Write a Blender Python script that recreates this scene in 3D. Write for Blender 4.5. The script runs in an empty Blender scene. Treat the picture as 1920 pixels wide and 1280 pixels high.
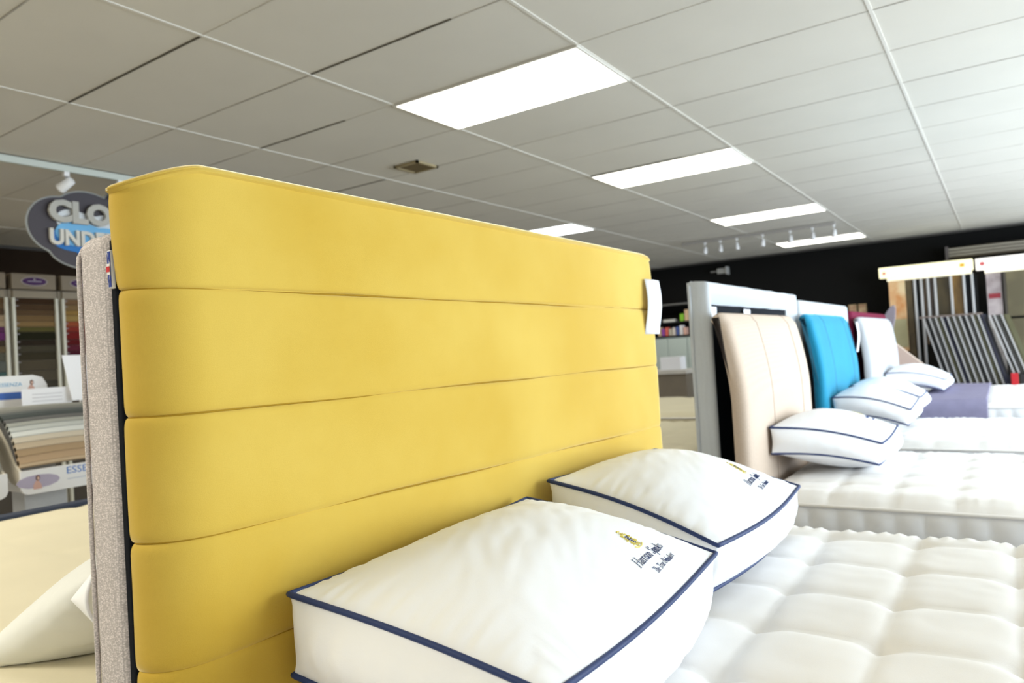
import bpy, bmesh, math, random
from mathutils import Vector, Matrix, noise
random.seed(7)
H = 1.3                      # camera height above the floor; all coordinates below are relative to the camera height
C = bpy.context.scene.collection
sc = bpy.context.scene

# ------------------------------------------------------------------ materials
def mat(name, col, rough=0.8, metal=0.0, sheen=0.0, stint=None, srough=.4, emis=None, estr=0.0, var=0.0, vscale=5.0, bump=0.0, bscale=200.0, weave=0.0, wscale=400.0, dark=None, coat=0.0, stretch=(1, 1, 1)):
    m = bpy.data.materials.new(name); m.use_nodes = True
    nt = m.node_tree; N = nt.nodes; L = nt.links
    b = N['Principled BSDF']
    b.inputs['Roughness'].default_value = rough
    b.inputs['Metallic'].default_value = metal
    b.inputs['Specular IOR Level'].default_value = 0.08 if max(col) < .05 else (0.25 if rough > .75 else 0.5)
    if sheen:
        b.inputs['Sheen Weight'].default_value = sheen
        b.inputs['Sheen Roughness'].default_value = srough
        b.inputs['Sheen Tint'].default_value = (*(stint or (min(1, col[0] * 1.3), min(1, col[1] * 1.3), min(1, col[2] * 1.5))), 1)
    if coat: b.inputs['Coat Weight'].default_value = coat
    c4 = (col[0], col[1], col[2], 1)
    b.inputs['Base Color'].default_value = c4
    tc = N.new('ShaderNodeTexCoord')
    mp = N.new('ShaderNodeMapping'); L.new(tc.outputs['Object'], mp.inputs['Vector']); mp.inputs['Scale'].default_value = stretch
    last = None
    if var or dark:
        n = N.new('ShaderNodeTexNoise'); n.inputs['Scale'].default_value = vscale; n.inputs['Detail'].default_value = 4
        L.new(mp.outputs[0], n.inputs['Vector'])
        r = N.new('ShaderNodeValToRGB'); L.new(n.outputs['Fac'], r.inputs['Fac'])
        d = dark or tuple(c * (1 - var) for c in col)
        r.color_ramp.elements[0].color = (*d, 1); r.color_ramp.elements[0].position = 0.35
        r.color_ramp.elements[1].color = c4; r.color_ramp.elements[1].position = 0.65
        L.new(r.outputs['Color'], b.inputs['Base Color']); last = r.outputs['Color']
    if weave:
        w = N.new('ShaderNodeTexVoronoi'); w.inputs['Scale'].default_value = wscale; w.inputs['Randomness'].default_value = 0.55
        L.new(mp.outputs[0], w.inputs['Vector'])
        mx = N.new('ShaderNodeMix'); mx.data_type = 'RGBA'
        rr = N.new('ShaderNodeValToRGB'); rr.color_ramp.elements[0].position = 0.15; rr.color_ramp.elements[1].position = 0.65
        L.new(w.outputs['Distance'], rr.inputs['Fac'])
        L.new(rr.outputs['Color'], mx.inputs['Factor'])
        if last: L.new(last, mx.inputs['A'])
        else: mx.inputs['A'].default_value = c4
        mx.inputs['B'].default_value = tuple(c * (1 - weave) for c in col) + (1,)
        L.new(mx.outputs['Result'], b.inputs['Base Color'])
        bp = N.new('ShaderNodeBump'); bp.inputs['Strength'].default_value = 0.5; bp.inputs['Distance'].default_value = 0.001; bp.invert = True
        L.new(w.outputs['Distance'], bp.inputs['Height']); L.new(bp.outputs['Normal'], b.inputs['Normal'])
    elif bump:
        n2 = N.new('ShaderNodeTexNoise'); n2.inputs['Scale'].default_value = bscale; n2.inputs['Detail'].default_value = 3
        L.new(mp.outputs[0], n2.inputs['Vector'])
        bp = N.new('ShaderNodeBump'); bp.inputs['Strength'].default_value = bump; bp.inputs['Distance'].default_value = 0.002
        L.new(n2.outputs['Fac'], bp.inputs['Height']); L.new(bp.outputs['Normal'], b.inputs['Normal'])
    if emis:
        b.inputs['Emission Color'].default_value = (*emis, 1); b.inputs['Emission Strength'].default_value = estr
    return m

_mc = {}
def flat(col, rough=0.7, metal=0.0):
    k = (round(col[0], 3), round(col[1], 3), round(col[2], 3), rough, metal)
    if k not in _mc: _mc[k] = mat('paint_%02d' % len(_mc), col, rough, metal, var=0.06, vscale=9)
    return _mc[k]

M = {}
M['velvet'] = mat('yellow_velvet', (0.64, 0.447, 0.078), 0.85, sheen=1.0, stint=(1.0, .95, .66), srough=.35, dark=(0.56, 0.36, 0.038), vscale=2.4, bump=0.25, bscale=900)
_n = M['velvet'].node_tree; _s = _n.nodes.new('ShaderNodeBsdfSheen'); _s.inputs['Color'].default_value = (.80, .80, .72, 1); _s.inputs['Roughness'].default_value = .30
_a = _n.nodes.new('ShaderNodeAddShader'); _n.links.new(_n.nodes['Principled BSDF'].outputs[0], _a.inputs[0]); _n.links.new(_s.outputs[0], _a.inputs[1]); _n.links.new(_a.outputs[0], _n.nodes['Material Output'].inputs['Surface'])
M['backing'] = mat('black_backing', (0.012, 0.014, 0.018), 0.9, bump=0.3, bscale=500)
M['greige'] = mat('greige_weave', (0.84, 0.77, 0.76), 0.95, weave=0.46, wscale=270, stretch=(1, 1, 1.5))
M['cotton'] = mat('white_cotton', (0.87, 0.885, 0.92), 0.85, sheen=0.1, bump=0.08, bscale=700)
M['cotton_grey'] = mat('grey_white_cotton', (0.74, 0.75, 0.72), 0.85, sheen=0.1, bump=0.08, bscale=700)
M['navy'] = mat('navy_piping', (0.010, 0.030, 0.125), 0.6, sheen=0.1, bump=0.3, bscale=900)
M['thread_navy'] = mat('navy_thread', (0.03, 0.055, 0.17), 0.6, bump=0.2, bscale=1500)
M['thread_gold'] = mat('gold_thread', (0.78, 0.66, 0.12), 0.5, bump=0.2, bscale=1500)
M['mattress'] = mat('mattress_damask', (0.87, 0.85, 0.83), 0.9, sheen=0.1, var=0.03, vscale=6, bump=0.1, bscale=500)
M['mattress_side'] = mat('mattress_border', (0.78, 0.78, 0.79), 0.9, bump=0.1, bscale=500)
M['mattress_cream'] = mat('cream_mattress', (0.74, 0.68, 0.51), 0.9, var=0.04, vscale=4, bump=0.1, bscale=500)
M['taupe_pipe'] = mat('taupe_piping', (0.50, 0.45, 0.42), 0.8)
M['divan'] = mat('divan_fabric', (0.42, 0.40, 0.38), 0.95, weave=0.3, wscale=300)
M['greyframe'] = mat('grey_fabric', (0.62, 0.66, 0.70), 0.9, sheen=0.15, var=0.06, vscale=8, weave=0.14, wscale=420)
M['beige'] = mat('beige_weave', (0.64, 0.52, 0.42), 0.92, weave=0.20, wscale=260, stretch=(1, 1, 1.6))
M['teal'] = mat('teal_fabric', (0.012, 0.25, 0.42), 0.8, sheen=0.7, stint=(.25,.75,1), var=0.12, vscale=5, bump=0.2, bscale=500)
M['maroon'] = mat('maroon_fabric', (0.15, 0.008, 0.035), 0.85, sheen=0.2, bump=0.2)
M['lightgrey'] = mat('light_grey_fabric', (0.52, 0.54, 0.57), 0.9, sheen=0.15, weave=0.08, wscale=300)
M['throw'] = mat('mauve_throw', (0.27, 0.25, 0.37), 0.95, bump=0.4, bscale=120, var=0.1, vscale=12)
M['paper'] = mat('paper', (0.84, 0.85, 0.90), 0.6)
M['tile'] = mat('ceiling_tile', (0.61, 0.587, 0.53), 0.95, var=0.04, vscale=1.7, bump=0.25, bscale=260)
M['tee'] = mat('ceiling_tee', (0.645, 0.625, 0.575), 0.6)
M['gap'] = mat('ceiling_gap_shade', (0.30, 0.28, 0.25), 0.9, var=0.9, vscale=1.3, dark=(0.62, 0.60, 0.55))
M['blackwall'] = mat('black_wall', (0.006, 0.006, 0.006), 0.85)
M['brownwall'] = mat('brown_wall', (0.028, 0.018, 0.012), 0.9, var=0.3, vscale=2)
M['floor'] = mat('carpet_floor', (0.42, 0.40, 0.37), 0.98, bump=0.5, bscale=300, var=0.2, vscale=40)
M['plaster'] = mat('plaster_wall', (0.72, 0.71, 0.69), 0.9, var=0.03, vscale=1.5)
M['lamp'] = mat('light_diffuser', (0.9, 0.9, 0.85), 0.5, emis=(1.0, 0.97, 0.86), estr=3.4)
M['lampcool'] = mat('light_diffuser_cool', (0.9, 0.9, 0.9), 0.5, emis=(0.94, 0.97, 1.0), estr=4.2)
M['alu'] = mat('aluminium', (0.55, 0.55, 0.56), 0.35, metal=0.6)
M['whiteplastic'] = mat('white_plastic', (0.75, 0.75, 0.76), 0.4)
M['display_paint'] = mat('taupe_display_paint', (0.27, 0.23, 0.17), 0.6)
M['display_white'] = mat('cream_display_trim', (0.62, 0.62, 0.55), 0.5)

# ------------------------------------------------------------------ mesh helpers
def W(p): return Vector((p[0], p[1], p[2] + H))

def link(name, me, m, parent=None, smooth=False):
    o = bpy.data.objects.new(name, me); C.objects.link(o)
    if m is not None:
        for mm in (m if isinstance(m, (list, tuple)) else [m]): me.materials.append(mm)
    if smooth:
        for p in me.polygons: p.use_smooth = True
    if parent is not None:
        o.parent = parent
        o.matrix_parent_inverse = Matrix.Translation(-parent.location)
    return o

def meshobj(name, verts, faces, m, parent=None, smooth=False, fix=True):
    me = bpy.data.meshes.new(name)
    me.from_pydata([W(v) for v in verts], [], faces)
    if fix:
        bm = bmesh.new(); bm.from_mesh(me)
        bmesh.ops.remove_doubles(bm, verts=bm.verts, dist=1e-5)
        bmesh.ops.recalc_face_normals(bm, faces=bm.faces)
        bm.to_mesh(me); bm.free()
    return link(name, me, m, parent, smooth)

def empty(name, loc, label, cat, group=None):
    o = bpy.data.objects.new(name, None); C.objects.link(o); o.location = W(loc)
    o.empty_display_size = 0.1
    o['label'] = label; o['category'] = cat
    if group: o['group'] = group
    bpy.context.view_layer.update()
    return o

def tag(o, label, cat, group=None):
    o['label'] = label; o['category'] = cat
    if group: o['group'] = group
    return o

class MB:
    """collects shapes; built as one mesh"""
    def __init__(s): s.v = []; s.f = []
    def add(s, v, f):
        n = len(s.v); s.v += [tuple(x) for x in v]; s.f += [tuple(i + n for i in q) for q in f]; return s
    def box(s, a, b, bev=0.0):
        x0, y0, z0 = [min(a[i], b[i]) for i in range(3)]; x1, y1, z1 = [max(a[i], b[i]) for i in range(3)]
        bm = bmesh.new(); bmesh.ops.create_cube(bm, size=1)
        for v in bm.verts: v.co = Vector(((x0 + x1) / 2 + v.co.x * (x1 - x0), (y0 + y1) / 2 + v.co.y * (y1 - y0), (z0 + z1) / 2 + v.co.z * (z1 - z0)))
        if bev: bmesh.ops.bevel(bm, geom=list(bm.edges), offset=bev, segments=3, profile=0.5, affect='EDGES', clamp_overlap=True)
        return s.bm(bm)
    def bm(s, bm):
        bm.verts.index_update()
        s.add([v.co.copy() for v in bm.verts], [[v.index for v in f.verts] for f in bm.faces]); bm.free(); return s
    def tube(s, pts, r, n=10, closed=False, cap=True):
        pts = [Vector(p) for p in pts]; k = len(pts); rings = []
        up0 = None
        for i, p in enumerate(pts):
            if closed: t = pts[(i + 1) % k] - pts[(i - 1) % k]
            else: t = pts[min(i + 1, k - 1)] - pts[max(i - 1, 0)]
            t.normalize()
            if up0 is None:
                up0 = Vector((0, 0, 1)) if abs(t.z) < 0.9 else Vector((1, 0, 0))
            a = (up0 - t * up0.dot(t)).normalized(); up0 = a; b = t.cross(a)
            rr = r[i] if isinstance(r, (list, tuple)) else r
            rings.append([p + (a * math.cos(2 * math.pi * j / n) + b * math.sin(2 * math.pi * j / n)) * rr for j in range(n)])
        v = [q for R in rings for q in R]; f = []
        for i in range(k if closed else k - 1):
            i2 = (i + 1) % k
            for j in range(n): f.append((i * n + j, i * n + (j + 1) % n, i2 * n + (j + 1) % n, i2 * n + j))
        if not closed and cap: f.append(tuple(range(n - 1, -1, -1))); f.append(tuple((k - 1) * n + j for j in range(n)))
        return s.add(v, f)
    def prism(s, poly, off):
        """poly = list of 3D points, extruded by vector off"""
        n = len(poly); a = [Vector(p) for p in poly]; b = [p + Vector(off) for p in a]
        f = [tuple(range(n)), tuple(range(2 * n - 1, n - 1, -1))] + [(i, (i + 1) % n, n + (i + 1) % n, n + i) for i in range(n)]
        return s.add(a + b, f)
    def build(s, name, m, parent=None, smooth=False): return meshobj(name, s.v, s.f, m, parent, smooth)

def autosmooth(o, ang=35):
    me = o.data
    for p in me.polygons: p.use_smooth = True
    me.set_sharp_from_angle(angle=math.radians(ang))
    return o

def struct(o): o['kind'] = 'structure'; return o
def nz(x, y, z=0.0): return noise.noise(Vector((x, y, z)))

# ------------------------------------------------------------------ camera
f_px = 1366.0; yaw, pitch, roll = math.radians(-33.976), math.radians(1.141), math.radians(-3.4655)
fwd = Vector((math.sin(yaw) * math.cos(pitch), math.cos(yaw) * math.cos(pitch), math.sin(pitch)))
right = Vector((math.cos(yaw), -math.sin(yaw), 0)); up = right.cross(fwd)
rr = right * math.cos(roll) + up * math.sin(roll); uu = up * math.cos(roll) - right * math.sin(roll)
cd = bpy.data.cameras.new('camera'); cam = bpy.data.objects.new('camera', cd); C.objects.link(cam)
cam.matrix_world = Matrix.Translation((0, 0, H)) @ Matrix((rr, uu, -fwd)).transposed().to_4x4()
cd.sensor_width = 36; cd.lens = f_px / 1920 * 36; cd.clip_start = 0.02
cd.dof.use_dof = True; cd.dof.focus_distance = 1.3; cd.dof.aperture_fstop = 4.6
sc.camera = cam

# ------------------------------------------------------------------ room shell
XL, XR, YB, YF, ZC, ZF = -8.6, 3.4, -2.6, 12.85, 1.4728, -H
def slab(name, a, b, m): return struct(MB().box(a, b).build(name, m))
slab('floor', (XL, YB, ZF - 0.1), (XR, YF, ZF), M['floor'])
slab('wall_far', (XL - .1, YF, ZF), (XR + .1, YF + 0.1, ZC + .2), M['blackwall'])
slab('wall_left', (XL - 0.1, YB - .1, ZF), (XL, YF, ZC + .2), M['brownwall'])
slab('wall_back', (XL, YB - 0.1, ZF), (XR + .1, YB, ZC + .2), M['plaster'])
slab('ceiling', (XL, YB, ZC + 0.004), (XR, YF, ZC + 0.1), M['tile'])
# shopfront on the right: sill, header and mullions with open glazing
WIN = (2.0, 12.0)
mb = MB().box((XR, YB, ZF), (XR + 0.1, YF, ZF + 0.25)).box((XR, YB, ZC - 0.15), (XR + 0.1, YF, ZC + 0.2))
mb.box((XR, YB, ZF), (XR + 0.1, WIN[0], ZC)).box((XR, WIN[1], ZF), (XR + 0.1, YF, ZC))
struct(mb.build('wall_right', M['plaster']))
n = 6; wd = (WIN[1] - WIN[0]) / n
for i in range(n):
    y0, y1 = WIN[0] + i * wd, WIN[0] + (i + 1) * wd; z0, z1 = ZF + .25, ZC - .15
    mb = MB().box((XR, y0, z0), (XR + .08, y0 + .04, z1)).box((XR, y1 - .04, z0), (XR + .08, y1, z1)).box((XR, y0 + .04, z0), (XR + .08, y1 - .04, z0 + .04)).box((XR, y0 + .04, z1 - .04), (XR + .08, y1 - .04, z1))
    struct(mb.build('window_%d' % (i + 1), M['alu']))

# suspended-ceiling grid
mains = [-1.612 + 1.2 * k for k in range(-5, 5)]; crosses = [1.903 + 0.6 * k for k in range(-7, 19)]
mb = MB()
for x in mains:
    if XL < x < XR: mb.box((x - 0.008, YB, ZC), (x + 0.008, YF, ZC + 0.004))
struct(mb.build('trim_1', M['tee']))
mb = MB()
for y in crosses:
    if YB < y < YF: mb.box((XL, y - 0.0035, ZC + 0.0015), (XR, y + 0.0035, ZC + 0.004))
struct(mb.build('trim_2', M['gap']))  # cross lines: shadow in the tile gaps painted as dark bars
# gap shade put in as darker strips where single tiles sit unevenly
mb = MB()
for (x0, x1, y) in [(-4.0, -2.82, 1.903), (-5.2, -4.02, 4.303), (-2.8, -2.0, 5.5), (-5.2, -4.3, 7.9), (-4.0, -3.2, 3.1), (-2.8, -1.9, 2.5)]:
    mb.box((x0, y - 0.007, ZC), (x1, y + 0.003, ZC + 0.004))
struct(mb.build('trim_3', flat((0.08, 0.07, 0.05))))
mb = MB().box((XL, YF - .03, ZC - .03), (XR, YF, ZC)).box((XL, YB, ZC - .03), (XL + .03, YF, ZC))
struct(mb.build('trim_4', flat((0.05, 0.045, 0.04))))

# ------------------------------------------------------------------ ceiling lights
def ceiling_light(x0, x1, y0, y1, label, m, group=None):
    e = empty('ceiling_light', ((x0 + x1) / 2, (y0 + y1) / 2, ZC), label, 'ceiling light', group)
    b = MB(); g = 0.013
    for a, c in (((x0, y0), (x1, y0 + g)), ((x0, y1 - g), (x1, y1)), ((x0, y0 + g), (x0 + g, y1 - g)), ((x1 - g, y0 + g), (x1, y1 - g))):
        b.box((a[0], a[1], ZC - 0.007), (c[0], c[1], ZC + 0.003))
    b.build('frame', M['tee'], e)
    nx, ny = 12, 8; v = []; f = []
    for i in range(nx + 1):
        for j in range(ny + 1):
            u_, w_ = i / nx, j / ny
            v.append((x0 + g + (x1 - x0 - 2 * g) * u_, y0 + g + (y1 - y0 - 2 * g) * w_, ZC - 0.006 + 0.004 * 16 * u_ * (1 - u_) * w_ * (1 - w_)))
    for i in range(nx):
        for j in range(ny): f.append((i * (ny + 1) + j, (i + 1) * (ny + 1) + j, (i + 1) * (ny + 1) + j + 1, i * (ny + 1) + j + 1))
    meshobj('diffuser', v, f, m, e, True)
    return e
xa, xb = -2.812, -1.612
ceiling_light(xa, xb, 3.103, 3.703, 'long glowing ceiling light panel, the nearest and largest of the row over the beds', M['lamp'])
ceiling_light(xa, xb, 5.503, 6.103, 'glowing ceiling light panel, second nearest of the row over the beds', M['lamp'])
ceiling_light(xa, xb, 8.503, 9.103, 'glowing ceiling light panel in front of the short spotlight track, third of the row', M['lamp'])
ceiling_light(xa, xb, 11.503, 12.103, 'farthest glowing ceiling light panel, partly behind the spotlights by the black wall', M['lamp'])
ceiling_light(-5.212, -4.012, 7.303, 7.903, 'cool white ceiling light panel partly hidden by the top of the yellow headboard', M['lampcool'])

# ceiling vent
e = empty('ceiling_vent', (-3.59, 4.18, ZC), 'small square brown ceiling vent grille left of the nearest light panel', 'vent')
b = MB(); x0, x1, y0, y1 = -3.71, -3.475, 4.06, 4.30
for a, c in (((x0, y0), (x1, y0 + .02)), ((x0, y1 - .02), (x1, y1)), ((x0, y0), (x0 + .02, y1)), ((x1 - .02, y0), (x1, y1))): b.box((a[0], a[1], ZC - .014), (c[0], c[1], ZC + .003))
b.build('frame', flat((0.30, 0.24, 0.13)), e)
b = MB()
for i in range(11): b.box((x0 + .02, y0 + .03 + i * .018, ZC - .010), (x1 - .02, y0 + .034 + i * .018, ZC + .003))
for i in range(5): b.box((x0 + .05 + i * .035, y0 + .02, ZC - .008), (x0 + .053 + i * .035, y1 - .02, ZC + .003))
b.build('grille', flat((0.22, 0.17, 0.09)), e)
MB().box((x0 + .02, y0 + .02, ZC), (x1 - .02, y1 - .02, ZC + .003)).build('backing', flat((0.09, 0.07, 0.04)), e)

# ------------------------------------------------------------------ yellow channelled headboard
HB = empty('headboard', (-1.03, 1.48, -1.3), 'tall yellow velvet headboard with horizontal padded channels, behind the two nearest pillows', 'headboard')
def channelled():
    ya, yb = 0.568, 2.40; xback, xf = -1.068, -1.0
    ry = 0.095; rx = xf - xback - 0.004
    path = []                                   # (x, y, nx, ny) from back-left round the front to back-right
    K = 18
    path.append((xback, ya, 0, -1))
    for i in range(K + 1):
        a = math.pi / 2 * (i / K)
        path.append((xf - rx + rx * math.sin(a), ya + ry - ry * math.cos(a), math.sin(a) * .9, -math.cos(a)))
    ny_ = 60
    for i in range(1, ny_): path.append((xf, ya + ry + (yb - 0.05 - ya - ry) * i / ny_, 1, 0))
    for i in range(K + 1):
        a = math.pi / 2 * (i / K)
        path.append((xf - rx + rx * math.cos(a), yb - 0.05 + 0.05 * math.sin(a), math.cos(a), math.sin(a)))
    path.append((xback, yb, 0, 1))
    def seams(t):    # heights of seams at fraction t along the width
        return [0.323, 0.130, -0.057 - .004 * t, -0.239 - 0.033 * t, -0.423 - .035 * t, -0.60 - .03 * t, -0.76]
    def tz(y): return 0.323 - .036 * max(0, 1 - (y - ya) / .10) ** 1.4 - .016 * max(0, 1 - (yb - y) / .09) ** 1.6
    rows = 22; v = []; nr = 0
    ybt = yb - ya
    cols = []
    for (x, y, nx, ny) in path:
        t = (y - ya) / ybt; S = seams(t); col = []
        # rounded top edge: comes in from behind
        topz = tz(y)
        for k in range(6):
            a = math.pi / 2 * k / 6
            rt = 0.016
            inn = rt * (1 - math.sin(a)) - .005; col.append((x - nx * inn * 1.0, y - ny * inn - .012 * max(0, -ny), topz - rt + rt * math.cos(a)))
        for c in range(6):
            z1, z0 = S[c], S[c + 1]
            for j in range(rows + 1):
                q = j / rows
                if c == 0:
                    q2 = math.sin(math.pi / 2 * q); z = (topz - 0.016) + (z0 - topz + 0.016) * q2
                    pad = 0.0055 * (1 - abs(2 * max(q2, .5) - 1) ** 18)
                    pad = max(pad, 0) if q2 > .5 else 0.0055
                    if q2 < .5: pad = 0.0055 * min(1, (q2 / .5) ** .5)
                else:
                    # sample denser near seams
                    q2 = 0.5 - 0.5 * math.cos(math.pi * q); z = z1 + (z0 - z1) * q2
                    pad = 0.0055 * (1 - abs(2 * q2 - 1) ** 18)
                if c == 0 and q2 > .98: pad = 0
                w_ = 0.0022 * nz(y * 3.1, z * 4, c * 7.7) + 0.0008 * nz(y * 14, z * 9, c)
                zz = z + (0.0015 * math.sin(y * 9 + c * 2) if 0 < j < rows else 0.0012 * math.sin(y * 11 + (c + (j > 0)) * 3))
                sc_ = 0 if (j in (0, rows) and not (c == 0 and j == 0)) else 1
                off = pad * sc_ + w_ * sc_ - (0.0022 if sc_ == 0 else 0); lean_ = (.012 * (1 - q2) * max(0, -ny)) if c == 0 else 0; col.append((x + nx * off, y + ny * off - lean_, zz))
        cols.append(col)
    n = len(cols[0]); v = [p for c in cols for p in c]; f = []
    for i in range(len(cols) - 1):
        for j in range(n - 1): f.append((i * n + j, i * n + j + 1, (i + 1) * n + j + 1, (i + 1) * n + j))
    # top lid
    b = len(v); 
    for i in range(len(cols)): v.append((xback, max(ya, min(yb, cols[i][0][1])), tz(cols[i][0][1]) - 0.0005))
    for i in range(len(cols) - 1): f.append((b + i, i * n, (i + 1) * n, b + i + 1))
    o = meshobj('upholstery', v, f, M['velvet'], HB, False); autosmooth(o, 40)
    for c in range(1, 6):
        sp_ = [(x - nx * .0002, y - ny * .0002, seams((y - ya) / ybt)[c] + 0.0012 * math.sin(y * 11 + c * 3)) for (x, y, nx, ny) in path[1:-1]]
        MB().tube(sp_, .0018, 6).build('channel_seam_shade', mat('seam_shade', (.34, .20, .012), .9), HB, True)  # dark tube stands in for the shade in the channel crease
    # thin folded seam of cloth along the top of the rounded corner
    MB().tube([(p[0] + p[2] * .004, p[1] + p[3] * .004 - .012 * max(0, -p[3]), tz(p[1]) - .010 + .004 * (i / K)) for i, p in enumerate(path[1:K + 2])], [0.0022 - .0012 * i / K for i in range(K + 1)], 6).build('corner_fold', M['velvet'], HB, True)
    MB().box((-1.0715, 0.585, -1.15), (-1.066, 2.385, 0.275)).box((-1.066, 0.67, -1.15), (-1.02, 2.33, 0.29)).build('backing_board', M['backing'], HB)
    for yy in (0.9, 2.05): MB().box((-1.068, yy - .03, -1.3), (-1.045, yy + .03, -0.9)).build('strut', flat((0.25, 0.17, 0.1)), HB)
channelled()

# hanging paper tag
def curled_tag(name, y0, y1, z1, z0, x, label, bend=0.012, parent=None):
    v = []; f = []; n = 14
    for i in range(n + 1):
        q = i / n; z = z1 + (z0 - z1) * q
        for k, y in enumerate((y0, (y0 + y1) / 2, y1)):
            yy = y - .012 * math.sin(q * math.pi) * (1 if k == 2 else .6) - 0.006 * q
            v.append((x + bend * math.sin(q * math.pi * 1.2) + (.004 if k == 1 else 0), yy, z))
    for i in range(n):
        for k in range(2): f.append((i * 3 + k, i * 3 + k + 1, (i + 1) * 3 + k + 1, (i + 1) * 3 + k))
    o = meshobj(name, v, f, M['paper'], parent, True)
    md = o.modifiers.new('t', 'SOLIDIFY'); md.thickness = 0.0008
    if label: tag(o, label, 'tag')
    return o
curled_tag('price_tag', 2.282, 2.405, 0.232, 0.046, -0.988, 'white paper tag hanging at the right edge of the yellow headboard')

# ------------------------------------------------------------------ flat upholstered boards facing the other way
def slab_headboard(name, x0, x1, y0, y1, ztop, zbot, m, label, r=0.03, parent=None, rt=None):
    """rounded padded slab"""
    e = empty(name, ((x0 + x1) / 2, (y0 + y1) / 2, -1.3), label, 'headboard')
    bm = bmesh.new(); bmesh.ops.create_cube(bm, size=1)
    for v in bm.verts: v.co = Vector(((x0 + x1) / 2 + v.co.x * (x1 - x0), (y0 + y1) / 2 + v.co.y * (y1 - y0), (ztop + zbot) / 2 + v.co.z * (ztop - zbot)))
    bmesh.ops.bevel(bm, geom=list(bm.edges), offset=r, segments=6, profile=0.5, affect='EDGES', clamp_overlap=True)
    o = MB().bm(bm).build('upholstery', m, e, True)
    for yy in (y0 + .3, y1 - .3): MB().box(((x0 + x1) / 2 - .012, yy - .03, -1.3), ((x0 + x1) / 2 + .012, yy + .03, zbot + .04)).build('strut', flat((0.25, 0.17, 0.1)), e)
    return e
g = slab_headboard('headboard', -1.180, -1.088, 0.558, 2.08, 0.222, -1.1, M['greige'], 'greige woven headboard seen edge-on behind the left end of the yellow one', r=0.026)
MB().box((-1.0885, 0.563, -1.08), (-1.0725, 2.07, 0.208), .004).build('black_backing', M['backing'], g)
def welt(x): return MB().tube([(x, 0.5575, z / 100) for z in range(-110, 19, 4)] + [(x, .5585, .19), (x, .566, .205), (x, .58, .213)], 0.0035, 6)
welt(-1.168).build('welt', M['greige'], g, True)
# little flag label sewn on the black backing
LB = MB().box((-1.0805, 0.5560, 0.134), (-1.0715, 0.5630, 0.19), .0015).build('flag_label', flat((0.85, 0.85, 0.85)), g)
fl = MB().box((-1.0797, 0.5553, 0.136), (-1.0717, 0.5563, 0.188))
fl.build('flag_blue', flat((0.02, 0.05, 0.3)), LB)
d = MB(); 
d.prism([(-1.0797, .5549, .188), (-1.0785, .5549, .188), (-1.0717, .5549, .165), (-1.0717, .5549, .169)], (0, .001, 0)); d.prism([(-1.0797, .5549, .136), (-1.0785, .5549, .136), (-1.0717, .5549, .158), (-1.0717, .5549, .154)], (0, .001, 0)); d.box((-1.0797, .5543, .154), (-1.0717, .5553, .170))
d.build('flag_white', flat((0.85, 0.85, 0.86)), LB)
MB().box((-1.0798, .5535, .158), (-1.0717, .5547, .166)).build('flag_red', flat((0.6, 0.02, 0.03)), LB)

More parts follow.
